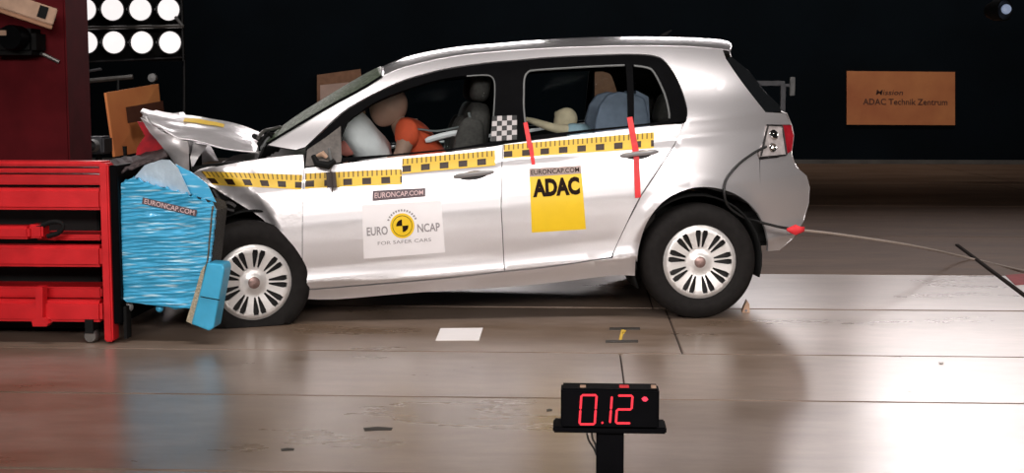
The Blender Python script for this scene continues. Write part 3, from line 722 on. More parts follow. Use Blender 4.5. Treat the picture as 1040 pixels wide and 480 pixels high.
# lofts across the car
def across(E, C, yC, p, n=25, yE=None, crumple=0.0):
    rows = []
    for (ex, ey), (cx, cy) in zip(E, C):
        if yE is None: u, w = L(ex, ey); y0 = S(u, w)
        else: q = LP(ex, ey, -yE); u, w, y0 = q.x, q.z, yE
        c = LP(cx, cy, -yC); f = 1 - (yC / y0) ** p
        du, dw = (c.x - u) / f, (c.z - w) / f
        r = []
        for j in range(n):
            a = math.sin((-1 + 2 * j / (n - 1)) * math.pi / 2); y = y0 * a; g = 1 - abs(a) ** p
            v = Vector((u + du * g, y, w + dw * g))
            if crumple: v += crumple * Vector((.3 * noise.noise((v.x * 5, v.y * 4, 2)), 0, noise.noise((v.x * 4, v.y * 5, 7)) + .4 * noise.noise((v.x * 11, v.y * 9, 1))))
            r.append(v)
        rows.append(r)
    return rows
def dens(a, n=3): return cr(a, n)
RE = [(388, 78), (402, 71.5), (420, 66), (460, 57.5), (500, 53), (550, 49.5), (600, 47.5), (650, 46.5), (700, 47.5), (734, 50.5), (741, 52)]
RC = [(387, 69.5), (402, 63), (420, 57), (460, 49.5), (500, 45.5), (550, 41.5), (600, 39), (650, 38), (700, 39), (734, 41.5), (742, 44)]
grid_obj('roof', across(dens(RE), dens(RC), .32, 2.6, 41), M['silver'], car, .006)
hlr = across(dens(RE), dens(RC), .32, 2.6, 25)
grid_obj('headliner', [[v - Vector((0, 0, .016)) for v in r] for r in hlr], M['interior'], car, .004)
WE = [(271, 147), (304, 127), (336.6, 107.5), (358, 96), (374, 87), (388, 78)]
WC = [(272, 140), (297, 121.5), (330, 101), (353, 87.5), (370, 78), (387, 69.5)]
wsr = across(dens(WE), dens(WC), .35, 2.2, 31)
grid_obj('windscreen', wsr, M['windshield'], car, .005)
# dark rubber between pillar and screen
MB().tube([Vector((r[0].x, r[0].y - .002, r[0].z + .004)) for r in wsr], .007, 6).build('windscreen_seal', M['black_trim'], car, True)
MB().tube([Vector((r[-1].x, r[-1].y + .002, r[-1].z + .004)) for r in wsr], .007, 6).build('windscreen_seal', M['black_trim'], car, True)
# tail
def rear(name, pts, m, bulge, p=2.2):
    rows = []
    for (x, y), bl in zip(pts, bulge):
        u, w = L(x, y); y0 = S(u, w)
        rows.append([Vector((u + bl * (1 - abs(a) ** p), y0 * a, w)) for a in [math.sin((-1 + 2 * j / 24) * math.pi / 2) for j in range(25)]])
    return grid_obj(name, rows, m, car, .006)
rear('roof_spoiler', [(741, 52), (742.5, 58)], M['silver'], [.05, .03])
rg = [(742.5, 58), (760, 72), (777.5, 94), (791, 107), (793, 113)]
rear('rear_window', rg, M['rear_glass'], [.03, .04, .05, .06, .06])
rear('tailgate', [(793, 113), (799, 115), (804, 127), (806, 138), (804, 153), (804, 157), (807, 166)], M['silver'], [.06, .06, .065, .07, .07, .07, .07])
rear('rear_bumper', [(807, 166), (812, 173), (819, 179), (822, 190), (821, 206), (816, 224), (805, 242), (791, 254)], M['silver'], [.07, .07, .07, .07, .07, .07, .07, .07])
both('rear_window_edge', cr([(737, 59.3), (754, 84), (777.5, 114)], 4) + [(793, 113)] + cr([(791, 107), (777.5, 94), (760, 72), (742.5, 58)], 3), M['rear_glass'], .01, .0, .001)
LE = [(743.5, 58.5), (752, 65), (762, 73.5)]
tl, _ = both('tail_lamp', [(778, 127), (793, 127), (797.5, 157), (771, 160.5), (769.5, 155), (775, 144)], M['lens_clear'], .02, .001, .006)
both('tail_lamp_red', [(794.5, 127), (803, 127), (805.5, 138), (803.5, 153), (798.5, 156.5)], M['lens_red'], .02, .0005, .006)
for a, b, r in (((779, 128), (772, 158), .006), ((793.5, 127.5), (798, 157), .006), ((778, 127), (793, 127.5), .005), ((771, 160), (797, 157.5), .005)):
    f = surf_side(.008); pts = [f(*L(*bil((a, b, b, a), i / 6, 0)))[0] for i in range(7)]
    MB().tube(pts, r, 6).build('lamp_bezel', M['rim_dark'], tl, True)
for x, y, rr in ((785, 137, .030), (784, 150, .026)):
    p, n = surf_side(.009)(*L(x, y))
    q = Vector((0, -1, 0)).rotation_difference(n).to_matrix().to_4x4()
    MB().lathe([(rr, 0), (rr * .85, -.006), (rr * .5, -.003), (.001, -.008)], 18, Matrix.Translation(p) @ q).build('lamp_reflector', M['chrome'], tl, True)
# badge, plate, aerial, exhaust, tow eye
_u, _w = L(805, 140)
MB().box((-.004, -.26, -.055), (.008, .26, .055), Matrix.Translation(Vector((_u + .072, 0, _w)))).build('number_plate', M['paper'], car)
a0 = LP(674, 38, 0.0); 
MB().tube([a0 + Vector((-.03, 0, -.03)), a0 + Vector((0, 0, .01)), a0 + Vector((.03, 0, .03)), a0 + Vector((.05, 0, .038))], [.022, .016, .006, .004], 8).build('roof_aerial', M['black_matt'], car, True)
# bonnet
HE = [(166, 132), (180, 139.5), (193, 143), (211, 147), (236, 151.5), (263, 153.5)]
HC = [(144, 115.5), (166, 120.5), (186, 123), (210, 127), (236, 132), (261, 143)]
grid_obj('bonnet', across(dens(HE), dens(HC), .30, 1.8, 37, .74, .022), M['silver_crushed'], car, .008)
def plane_surf(y0, k=.05, tx=0.0, tz=0.0, zc=0.8, xc=-1.5, sd=0):
    def f(u, w):
        h = lambda a, b: y0 + tx * (a - xc) + tz * (b - zc) + k * (noise.noise((a * 6, b * 6, sd)) + .4 * noise.noise((a * 15, b * 15, sd + 2)))
        e = .005; n = Vector(((h(u + e, w) - h(u - e, w)) / (2 * e), -1, (h(u, w + e) - h(u, w - e)) / (2 * e))).normalized()
        return Vector((u, h(u, w), w)), n
    return f
def lpp(pts, y): return [(p.x, p.z) for p in (LP(a, b, y) for a, b in pts)]
panel('bonnet_fold', lpp(cr([(147, 119), (166, 131), (181, 139), (193, 143)], 3) + [(194, 150), (193, 172), (187, 178), (181, 169), (167, 147), (156, 134)], -.76), plane_surf(-.76, .06, 0, -.25, .75, -1.7, 4), .008, M['silver_crushed'], car, spacing=.018)
fe = [LP(147, 118, -.72), LP(158, 134, -.72), LP(172, 152, -.72), LP(186, 176, -.72)]
grid_obj('bonnet_front', [[Vector((v.x - .10 * (1 - (j / 12 * 2 - 1) ** 2) + .03 * noise.noise((i, j * .7, 0)), -.72 + 1.44 * j / 12, v.z + .03 * noise.noise((j * .9, i, 3)))) for j in range(13)] for i, v in enumerate(fe)], M['silver_crushed'], car, .006)
panel('bonnet_fold', lpp([(196, 145), (209, 148), (200, 160), (194, 172), (192, 160)], -.70), plane_surf(-.70, .04, .3, 0, .7, -1.6, 9), .006, M['silver_crushed'], car, spacing=.02)
# a yellow edge strip along the bonnet crest
yr = across(dens([(186, 141.5), (211, 147), (236, 151.5), (263, 153.5)]), dens([(186, 122.6), (210, 126.6), (236, 131.6), (261, 142.6)]), .30, 1.8, 37, .74, .022)
grid_obj('bonnet_tape', [[yr[i][j] + Vector((0, 0, .006)) for j in range(13, 16)] for i in range(0, 6)], M['yellow_vinyl'], car)
# engine bay remains
eb = MB()
c0 = LP(225, 165, -.2)
eb.box((c0.x - .25, -.60, c0.z - .45), (c0.x + .36, .60, c0.z - .03), bev=.03)
eb.box((c0.x - .12, -.70, c0.z - .2), (c0.x + .25, -.5, c0.z + .01), bev=.02); eb.build('engine_block', M['black_matt'], car, True)
MB().box((c0.x - .36, -.68, c0.z - .42), (c0.x - .28, .68, c0.z + .0), bev=.02).build('radiator', M['rim_dark'], car)
bx = LP(196, 250, -.3)
rows = [[Vector((bx.x - .20 - .10 * (1 - (j / 14 * 2 - 1) ** 2) + .04 * noise.noise((i * .8, j * .6, 6)), -.70 + 1.45 * j / 14, bx.z - .18 + .5 * i / 6)) for j in range(15)] for i in range(7)]
grid_obj('front_bumper', rows, M['silver_crushed'], car, .01)
# hinge and wiper debris at the foot of the screen
for pts, r, m in (([(262, 140), (268, 133), (276, 131), (285, 129)], .010, 'rail'), ([(263, 146), (270, 138), (277, 136)], .012, 'black_matt'),
                  ([(266, 151), (272, 141), (280, 140), (288, 137)], .011, 'seal'), ([(258, 138), (266, 143), (268, 152)], .014, 'black_matt'), ([(272, 134), (282, 145), (298, 142)], .008, 'black_matt')):
    MB().tube([LP(x, y, -.68 + .03 * i) for i, (x, y) in enumerate(cr(pts, 3))], r, 7).build('wiper_wreckage', M[m], car, True)
rows = [[Vector((LP(268, 151, -.3).x + .02 * i + .03 * noise.noise((j, i, 4)), -.72 + 1.44 * j / 12, LP(268, 149, -.3).z - .06 + .035 * i + .03 * noise.noise((j * .8, i, 9)))) for j in range(13)] for i in range(3)]
grid_obj('scuttle_panel', rows, M['black_matt'], car, .01)
# dark bracket strips hanging over the front wheel
for pts in ([(216, 192), (224, 205), (230, 212), (238, 214)], [(190, 182), (205, 192), (216, 204), (222, 214)], [(226, 208), (232, 206), (239, 210)]):
    MB().tube([LP(x, y, -.80) for x, y in cr(pts, 3)], .012, 7).build('arch_bracket', M['rim_dark'], car, True)
# inner shell, wheel houses, floor pan
both('inner_shell', LL and [(312, 172), (398, 162), (511, 149), (603, 137), (690, 128), (650, 195), (640, 262), (513, 288), (423, 293), (312, 298)], M['black_matt'], .01, 0, -.06, (), .08)
def wheelhouse(hub, sgn, r0=.36, a0=-20, a1=200, d=.34, name='wheel_house'):
    rows = [[Vector((hub.x + r0 * math.cos(R(a)), sgn * yy, hub.z + r0 * math.sin(R(a)))) for yy in (.80, .80 - d)] for a in range(a0, a1 + 1, 10)]
    grid_obj(name, rows, M['black_matt'], car, .01)
    MB().prism([(hub.x + r0 * math.cos(R(a)), hub.z + r0 * math.sin(R(a))) for a in range(a0, a1 + 1, 10)], sgn * (.80 - d) - .006, sgn * (.80 - d) + .006).build('wheel_house_wall', M['black_matt'], car)
for s in (-1, 1):
    wheelhouse(HUB_R, s); wheelhouse(Vector((HUB_F.x, 0, HUB_F.z)), s, .37, 5, 175)
sl = interp(SILL, 0)
MB().box((-1.15, -.78, sl + .02), (.88, .78, sl + .08)).build('floor_pan', M['black_matt'], car)
MB().box((1.0, -.60, sl + .06), (1.72, .60, sl + .26), bev=.03).build('boot_floor', M['black_matt'], car)
MB().box((-1.75, -.52, sl + .04), (-1.12, .52, sl + .2), bev=.03).build('subframe', M['black_matt'], car)
# B pillar chequer
def decal(name, quad, m, parent, off=.0022, nx=16, ny=5, uv=None, Lf=L):
    f = surf_side(off); rows = []; uvs = []
    for t in range(ny + 1):
        rows.append([f(*L(*bil(quad, s / nx, t / ny)))[0] for s in range(nx + 1)])
        for s in range(nx + 1):
            uvs.append((s / nx * (uv or 1), 1 - t / ny))
    return grid_obj(name, rows[::-1] if False else rows, m, parent, 0, True, uvs)
def tape(quad, parent):
    a, b = L(*quad[0]), L(*quad[1]); n = math.dist(a, b) / .1
    o = decal('measuring_tape', quad, M['tape'], parent, .0025, 24, 4, n); o['label'] = 'yellow measuring tape with dark squares'; return o
wing = [c for c in car.children if c.name.startswith('front_wing')][0]
tape([(204, 173.5), (307, 177.5), (306, 192.5), (216, 187.5)], wing)
tape([(310, 176), (408, 171.5), (408.5, 187), (310, 191.5)], fdoor)
tape([(408.5, 161), (502.5, 152.5), (503, 168), (408.5, 176.5)], fdoor)
tape([(511.5, 147), (664, 134.2), (664, 150.3), (511.5, 161)], rdoor)
decal('chequered_marker', [(500, 118), (525, 117), (525, 141.5), (499, 143.5)], M['dots'], surr, .001, 8, 8)
# stickers
def lettering(name, txt, quad, m, parent, box=(0, 1, 0, 1), off=.004, bold=0.0, shear=0.0, arc=None):
    v2, f2 = text_flat(txt, bold, shear); f = surf_side(off); out = []
    for x, y in v2:
        s = box[0] + (box[1] - box[0]) * x; t = box[3] + (box[2] - box[3]) * y
        out.append(f(*L(*bil(quad, s, t)))[0])
    return mesh_obj(name, out, f2, m, parent)
NC = [(367.5, 208), (448, 203.5), (452, 256), (369.5, 262.5)]
decal('white_sticker', NC, M['white_vinyl'], fdoor, .0022, 14, 10)['label'] = 'white sticker with a round yellow target'
lettering('sticker_lettering', 'EURO', NC, M['grey_print'], fdoor, (.05, .31, .42, .58), bold=.015)
lettering('sticker_lettering', 'NCAP', NC, M['grey_print'], fdoor, (.68, .96, .42, .58), bold=.015)
lettering('sticker_lettering', 'FOR SAFER CARS', NC, M['grey_print'], fdoor, (.18, .84, .70, .765), bold=.0)
CN = (408.6, 229)
def disc(name, r0, r1, a0, a1, m, parent, off, n=28):
    f = surf_side(off)
    rows = [[f(*L(CN[0] + r * math.cos(a0 + (a1 - a0) * j / n), CN[1] - r * 1.03 * math.sin(a0 + (a1 - a0) * j / n)))[0] for j in range(n + 1)] for r in (r0, (r0 + r1) / 2, r1)]
    return grid_obj(name, rows, m, parent)
disc('target_disc', .05, 12.3, 0, 2 * math.pi, M['yellow_vinyl'], fdoor, .0032)
disc('target_quadrant', .05, 6.2, R(95), R(185), M['dark_print'], fdoor, .0042, 8)
disc('target_quadrant', .05, 6.2, R(-85), R(5), M['dark_print'], fdoor, .0042, 8)
disc('target_ring', 9.6, 10.1, 0, 2 * math.pi, M['dark_print'], fdoor, .0040)
for i in range(13):
    a = R(155 - i * 130 / 12); disc('arc_print', 14.2, 16.2, a, a + R(6), M['grey_print'], fdoor, .0036, 3)
BL = [(378.4, 193.5), (432, 190.8), (432, 199.5), (378.2, 204)]
decal('label_strip', BL, M['label_strip'], fdoor, .0022, 10, 3)
lettering('label_lettering', 'EURONCAP.COM', BL, M['label_print'], fdoor, (.04, .96, .22, .76), bold=.01)
AY = [(537.5, 171), (590, 167.8), (595, 232.5), (540.2, 236)]
o = decal('yellow_sticker', AY, M['yellow_vinyl'], rdoor, .0022, 10, 10); o['label'] = 'yellow sticker with dark capital letters'
lettering('sticker_lettering', 'ADAC', AY, M['dark_print'], rdoor, (.05, .945, .17, .455), bold=.055)
AL = [(537, 171), (590, 167.8), (590.5, 176), (537.3, 179.5)]
decal('label_strip', AL, mat('grey_brown_label', (.40, .30, .27), .5, 0, .1), rdoor, .003, 10, 3)
lettering('label_lettering', 'EURONCAP.COM', AL, M['dark_print'], rdoor, (.04, .96, .22, .80), bold=.01, off=.0045)
# red tapes
decal('red_tape', [(531.5, 125), (535.5, 124), (541, 150), (536, 150.5)], M['red_tape'], rdoor, .005, 2, 8)
decal('red_tape', [(536.2, 146), (540.8, 145.5), (543.5, 167), (540, 167.3)], M['red_tape'], rdoor, .006, 2, 8)
decal('red_tape', [(636.5, 119.5), (642, 118.5), (649.5, 157), (643, 158)], M['red_tape'], rdoor, .006, 2, 10)
decal('red_tape', [(643, 156), (648.6, 155.5), (650.6, 200), (644.8, 201)], M['red_tape'], rdoor, .0075, 2, 10)
# handles
def handle(x0, y0, x1, y1, parent):
    f = surf_side(.0)
    pts = [bil(((x0, y0), (x1, y1), (x1, y1), (x0, y0)), i / 10, 0) for i in range(11)]
    q = []
    for i, (x, y) in enumerate(pts):
        p, n = f(*L(x, y)); q.append(p + n * (.028 * math.sin(math.pi * i / 10) ** .5 + .002))
    MB().tube(q, [.008] + [.013] * 9 + [.008], 8).build('door_handle', M['handle'], parent, True)
    c = bil(((x0, y0), (x1, y1), (x1, y1), (x0, y0)), .5, 0); hx = (x1 - x0) * .36
    o = [(c[0] + hx * math.cos(a), c[1] + 4.6 * math.sin(a) - hx * math.cos(a) * (y0 - y1) / (x1 - x0) + 1) for a in [2 * math.pi * k / 20 for k in range(20)]]
    panel('handle_cup', LL(o), surf_side(.0015), .004, M['rim_dark'], parent, spacing=.03)
handle(461, 179.5, 501, 174.5, fdoor); handle(630, 158.3, 668, 154, rdoor)
# mirror, knocked backwards
panel('mirror_foot', LL([(310, 169), (312, 152), (330, 140), (346, 128), (347, 160), (346, 165)]), surf_side(.001), .012, mat('grey_mirror_foot', (.10, .085, .075), .5, 0, .3, 40), car, spacing=.03)
mc = LP(336, 180, -.93)
mm = MB(); mm.box((mc.x - .022, -.99, mc.z - .075), (mc.x + .028, -.90, mc.z + .05), bev=.025); mm.build('mirror_stub', mat('brown_black_mirror', (.035, .018, .012), .4, 0, .3), car, True)
MB().tube([LP(318, 158, -.9), LP(322, 166, -.92), LP(334, 168, -.93), LP(340, 163, -.92)], [.012, .02, .022, .012], 8).build('mirror_arm', M['black_matt'], car, True)
MB().tube([LP(322, 158, -.9), LP(328, 156, -.92), LP(332, 160, -.92)], [.008, .016, .010], 8).build('mirror_shard', M['wood_pale'], car, True)
MB().tube([LP(334, 150, -.9), LP(335, 158, -.9), LP(337, 164, -.9)], [.005, .008, .006], 8).build('mirror_shard', M['seal'], car, True)

# ------------------------------------------------------------------ wheels
TYRE = [(.198, .075), (.205, .088), (.24, .098), (.275, .098), (.302, .085), (.314, .062), (.317, .03), (.317, -.03), (.314, -.062), (.302, -.085), (.275, -.098), (.24, -.098), (.205, -.088), (.198, -.075)]
def hubcap_surf(a, c):
    def h(x, z):
        r = math.hypot(x, z)
        return clampi([(0, -.010), (.03, -.012), (.05, -.004), (.07, .0), (.12, -.008), (.165, -.014), (.185, -.012), (.205, .006)], r)
    e = .003
    n = Vector(((h(a + e, c) - h(a - e, c)) / (2 * e), -1, (h(a, c + e) - h(a, c - e)) / (2 * e))).normalized()
    return Vector((a, h(a, c), c)), n
NS = 9
slots = []
for k in range(NS):
    for s in (-1, 1):
        a = 2 * math.pi * k / NS + s * R(6.9) + .12
        pts = []
        for r, hw in ((.080, .0045), (.12, .0108), (.155, .0155), (.176, .0120)): pts.append((r, -hw))
        for r, hw in ((.176, .0120), (.155, .0155), (.12, .0108), (.080, .0045)): pts.append((r, hw))
        slots.append([(r * math.cos(a) - t * math.sin(a), r * math.sin(a) + t * math.cos(a)) for r, t in pts])
circ = [(.204 * math.cos(2 * math.pi * j / 64), .204 * math.sin(2 * math.pi * j / 64)) for j in range(64)]
cap_proto = panel('wheel_cover', circ, hubcap_surf, .012, M['hubcap'], None, slots, .011)
cap_me = cap_proto.data; bpy.data.objects.remove(cap_proto)
def wheel(hub_pt, rot, side=-1, squash=None, scale=1.0):
    """hub_pt: centre of the wheel's outer face; rot: rotation in the car frame"""
    T = Matrix.Translation(hub_pt) @ rot @ Matrix.Scale(scale, 4)
    mb = MB().lathe([(r, y + .098) for r, y in TYRE], 72, T, True)
    if squash:
        zax = (CM.to_3x3().inverted() @ Vector((0, 0, 1)))
        for v in mb.v:
            h = (CM @ v).z
            if h < .004: v += zax * (.004 - h)
    o = mb.build('wheel', M['rubber'], car, True)
    def sub(name, me_or_mb, m):
        if isinstance(me_or_mb, MB): q = me_or_mb.build(name, m, o, True)
        else: q = bpy.data.objects.new(name, me_or_mb); COL.objects.link(q); q.parent = o
        q.matrix_local = T
        return q
    sub('rim', MB().lathe([(.001, .05), (.12, .045), (.19, .04), (.204, .008), (.206, .02), (.200, .19), (.001, .19)], 40), M['rim_dark'])
    q = bpy.data.objects.new('wheel_cover', cap_me); COL.objects.link(q); q.parent = o; q.matrix_local = T @ Matrix.Translation((0, .010, 0))
    sub('hub_badge', MB().lathe([(.001, -.008), (.022, -.008), (.031, -.003), (.033, .004)], 24), mat('dull_hub_badge', (.30, .20, .18), .35, .6, .3, 60))
    for r in (.225, .285):
        pass
    return o
wheel(HUB_R, Matrix.Rotation(R(4), 4, 'Y'))
wheel(Vector((HUB_R.x, -HUB_R.y, HUB_R.z)), Matrix.Rotation(math.pi, 4, 'Z'))
wheel(HUB_F, Matrix.Rotation(R(16), 4, 'Z') @ Matrix.Rotation(R(3), 4, 'X') @ Matrix.Rotation(R(11), 4, 'Y'), squash=True)
wheel(Vector((HUB_F.x - .12, .87, HUB_F.z)), Matrix.Rotation(math.pi + R(6), 4, 'Z'), squash=True)
MB().tube([Vector((HUB_R.x, -.7, HUB_R.z)), Vector((HUB_R.x, .7, HUB_R.z))], .04, 10).build('rear_axle', M['black_matt'], car, True)
MB().tube([Vector((HUB_F.x, -.75, HUB_F.z)), Vector((HUB_F.x - .1, .7, HUB_F.z))], .035, 10).build('drive_shaft', M['black_matt'], car, True)

# ------------------------------------------------------------------ cabin
def blob(name, c, rad, m, parent, rot=None, k=.0, seed=0, pw=1.0, nu=24, nv=16):
    vs, fs = [], []
    for i in range(nv + 1):
        t = math.pi * i / nv
        for j in range(nu):
            a = 2 * math.pi * j / nu; sg = lambda x: math.copysign(abs(x) ** pw, x)
            v = Vector((rad[0] * sg(math.sin(t) * math.cos(a)), rad[1] * sg(math.sin(t) * math.sin(a)), rad[2] * sg(math.cos(t))))
            v *= 1 + k * noise.noise((v.x * 14 + seed, v.y * 14, v.z * 14))
            if rot: v = rot @ v
            vs.append(v + Vector(c))
    fs = [(i * nu + j, i * nu + (j + 1) % nu, (i + 1) * nu + (j + 1) % nu, (i + 1) * nu + j) for i in range(nv) for j in range(nu)]
    return mesh_obj(name, vs, [f[::-1] for f in fs], m, parent, True)
def seat(name, cx, y, zt, h=.62, tilt=14, w=.25, head=True):
    """cx, zt: top of the backrest; leans back"""
    rt = Matrix.Rotation(R(tilt), 3, 'Y'); top = Vector((cx, y, zt)); at = lambda a, b, c: top + rt @ Vector((a, b, c))
    so = blob(name, at(0, 0, -h / 2), (.075, w, h / 2), M['seat'], car, rt, 0, 0, .5)
    for s in (-1, 1): blob('side_bolster', at(-.035, s * (w - .02), -h * .55), (.085, .05, h * .42), M['seat'], so, rt, 0, 0, .6)
    blob('seat_cushion', at(0, 0, -h) + Vector((-.22, 0, -.02)), (.29, w, .085), M['seat'], so, Matrix.Rotation(R(6), 3, 'Y'), 0, 0, .5)
    if head:
        blob('headrest', at(-.01, 0, .095), (.055, .135, .09), M['seat'], so, rt, 0, 0, .6)
        for s in (-1, 1): MB().tube([at(0, s * .05, -.03), at(0, s * .05, .06)], .007, 6).build('headrest_post', M['black_matt'], so)
    return so
for y in (-.37, .37):
    c = LP(487, 104, -.37); seat('front_seat', c.x, y, c.z, .68)
c = LP(655, 122, -.37)
for y in (-.36, .36): seat('rear_seat', c.x + .1, y, c.z - .04, .5, 20, .33, True)
# dash, wheel, airbag
d0 = LP(318, 168, -.37)
MB().box((d0.x - .30, -.70, d0.z - .34), (d0.x + .16, .70, d0.z + .02), bev=.08).build('dashboard', M['interior'], car, True)
st = LP(362, 165, -.37)
q = Matrix.Translation(st) @ Matrix.Rotation(R(62), 4, 'Y')
ring = [q @ Vector((.18 * math.cos(a), .18 * math.sin(a), 0)) for a in [2 * math.pi * k / 28 for k in range(29)]]
MB().tube(ring, .016, 8).build('steering_wheel', M['black_matt'], car, True)
MB().tube([st, st + Vector((-.3, 0, -.1))], .03, 8).build('steering_column', M['black_matt'], car, True)
ab = LP(369, 142, -.37)
blob('airbag', (ab.x, -.40, ab.z), (.105, .27, .205), M['airbag'], car, Matrix.Rotation(R(-34), 3, 'Y'), .12, 3, .8)
blob('airbag_stain', LP(352, 150, -.60), (.05, .02, .045), mat('red_paint_smear', (.70, .22, .18), .7, 0, .2, 30), car, None, .3, 5)
sb = LP(445, 137, -.5)
MB().tube([LP(*p, -.56) for p in cr([(432, 143), (445, 139), (458, 136), (472, 134)], 3)], [.010] + [.017] * 8 + [.010], 8).build('seat_belt_stalk', M['airbag'], car, True)
MB().tube([LP(*p, -.56) for p in cr([(408, 133), (424, 131), (444, 133), (470, 128)], 3)], .006, 6).build('seat_belt', M['seal'], car, True)
MB().tube([LP(*p, -.60) for p in cr([(476, 114), (478, 124), (481, 134), (480, 145)], 3)], .009, 6).build('seat_belt', M['seal'], car, True)

# ------------------------------------------------------------------ dummies
def skin_mesh(name, joints, bones, m, parent=None, levels=2, root=0, offset=Vector()):
    me = bpy.data.meshes.new(name); me.from_pydata([tuple(Vector(j[0]) - offset) for j in joints], bones, [])
    o = bpy.data.objects.new(name, me); COL.objects.link(o); me.materials.append(m)
    sk = o.modifiers.new('skin', 'SKIN'); sk.use_smooth_shade = True
    for i, j in enumerate(joints):
        r = j[1]; me.skin_vertices[0].data[i].radius = r if isinstance(r, tuple) else (r, r)
    me.skin_vertices[0].data[root].use_root = True
    sb_ = o.modifiers.new('soft', 'SUBSURF'); sb_.levels = levels; sb_.render_levels = levels
    if parent: o.parent = parent
    return o
def W3(p): return CM @ Vector(p)
def dummy(name, label, head_px, y, pelvis_px, sc, shirt, skin, arm_px, face):
    H = LP(*head_px, y); P = LP(*pelvis_px, y)
    chest = P.lerp(H, .62); neck = P.lerp(H, .80)
    dirv = (H - P).normalized(); kx = P + Vector((-.40 * sc, 0, .04 * sc)); fx = P + Vector((-.62 * sc, 0, -.34 * sc))
    root = empty(name, W3(P)); o0 = root.location
    J = [(W3(P), .125 * sc), (W3(P.lerp(H, .32)), .115 * sc), (W3(chest), .135 * sc), (W3(neck), .058 * sc), (W3(P.lerp(H, .86)), .05 * sc)]
    Bn = [(0, 1), (1, 2), (2, 3), (3, 4)]
    sh = []
    for s in (-1, 1):
        b = len(J)
        J += [(W3(P + Vector((-.05, s * .10 * sc, 0))), .085 * sc), (W3(kx + Vector((0, s * .12 * sc, 0))), .06 * sc), (W3(fx + Vector((0, s * .12 * sc, 0))), .042 * sc), (W3(fx + Vector((-.12 * sc, s * .12 * sc, -.03))), .035 * sc)]
        Bn += [(0, b), (b, b + 1), (b + 1, b + 2), (b + 2, b + 3)]
        b = len(J); el, ha = (LP(*arm_px[0], y + s * .20 * sc), LP(*arm_px[1], y + s * .14 * sc))
        J += [(W3(chest + Vector((0, s * .17 * sc, .05 * sc))), .062 * sc), (W3(el), .046 * sc), (W3(ha), .034 * sc)]
        Bn += [(2, b), (b, b + 1), (b + 1, b + 2)]
        hd = (ha - el).normalized()
        for k in range(5):
            f = len(J); w_ = (k - 2) * .020 * sc
            side = Vector((0, 1, 0))
            ln = (.07, .085, .09, .08, .05)[k] * sc
            J += [(W3(ha + hd * .055 * sc + side * w_), .011 * sc), (W3(ha + hd * (.055 * sc + ln * .6) + side * w_ * 1.2), .010 * sc), (W3(ha + hd * (.055 * sc + ln) + side * w_ * 1.2 + Vector((0, 0, -.03 * sc))), .008 * sc)]
            Bn += [(b + 2, f), (f, f + 1), (f + 1, f + 2)]
    skin_mesh('body', J, Bn, skin, root, 1, 0, o0)
    # shirt over torso and upper arms
    Js = [(W3(P.lerp(H, .1)), .135 * sc), (W3(P.lerp(H, .34)), .13 * sc), (W3(chest), .152 * sc), (W3(P.lerp(H, .73)), .085 * sc)]; Bs = [(0, 1), (1, 2), (2, 3)]
    for s in (-1, 1):
        b = len(Js); el = LP(*arm_px[0], y + s * .20 * sc)
        a = chest + Vector((0, s * .17 * sc, .05 * sc))
        Js += [(W3(a), .078 * sc), (W3(a.lerp(el, .6)), .066 * sc)]; Bs += [(2, b), (b, b + 1)]
    skin_mesh('shirt', Js, Bs, shirt, root, 2, 0, o0)
    # head with brow, nose, chin and ears
    hc = W3(H) - o0; rs = .108 * sc
    rot = Matrix.Rotation(CAR_YAW, 3, 'Z') @ Matrix.Rotation(R(face), 3, 'Y')
    vs, fs = [], []; nu, nv = 28, 20
    for i in range(nv + 1):
        t = math.pi * i / nv
        for j in range(nu):
            a = 2 * math.pi * j / nu
            x, yy, z = math.sin(t) * math.cos(a), math.sin(t) * math.sin(a), math.cos(t)
            v = Vector((x * 1.0, yy * .78, z * 1.12))
            if z < -.1: v.x *= 1 - .22 * (-z); v.y *= 1 - .30 * (-z)
            fr = max(0, -x)
            v.x -= .20 * fr ** 8 * math.exp(-((z + .08) / .13) ** 2) * math.exp(-(yy / .16) ** 2)      # nose
            v.x -= .05 * fr ** 3 * math.exp(-((z - .22) / .10) ** 2)                                  # brow
            v.x += .08 * fr ** 3 * (math.exp(-((z - .06) / .08) ** 2) * (math.exp(-((abs(yy) - .32) / .13) ** 2)))   # eyes
            v.x -= .05 * fr ** 4 * math.exp(-((z + .42) / .06) ** 2); v.x -= .08 * fr ** 3 * math.exp(-((z + .72) / .14) ** 2)
            v.y += math.copysign(.12, yy) * math.exp(-((x - .05) / .14) ** 2) * math.exp(-((z + .02) / .24) ** 2) * (abs(yy) > .8)
            vs.append(rot @ (v * rs) + hc)
    fs = [(i * nu + j, (i + 1) * nu + j, (i + 1) * nu + (j + 1) % nu, i * nu + (j + 1) % nu) for i in range(nv) for j in range(nu)]
    mesh_obj('head', vs, fs, skin, root, True)
    tag(root, label, 'crash dummy'); return root
dummy('crash_test_dummy', 'adult crash dummy in an orange red shirt bent over the white airbag', (394, 108), -.37, (452, 190), 1.0, M['orange_shirt'], M['skin_dummy'], ((405, 165), (372, 162)), 28)
dummy('crash_test_dummy', 'child crash dummy in a pale blue shirt leaning forward on the rear seat', (574, 122), -.34, (615, 165), .62, M['lightblue'], M['cream'], ((562, 130), (538, 122)), 40)
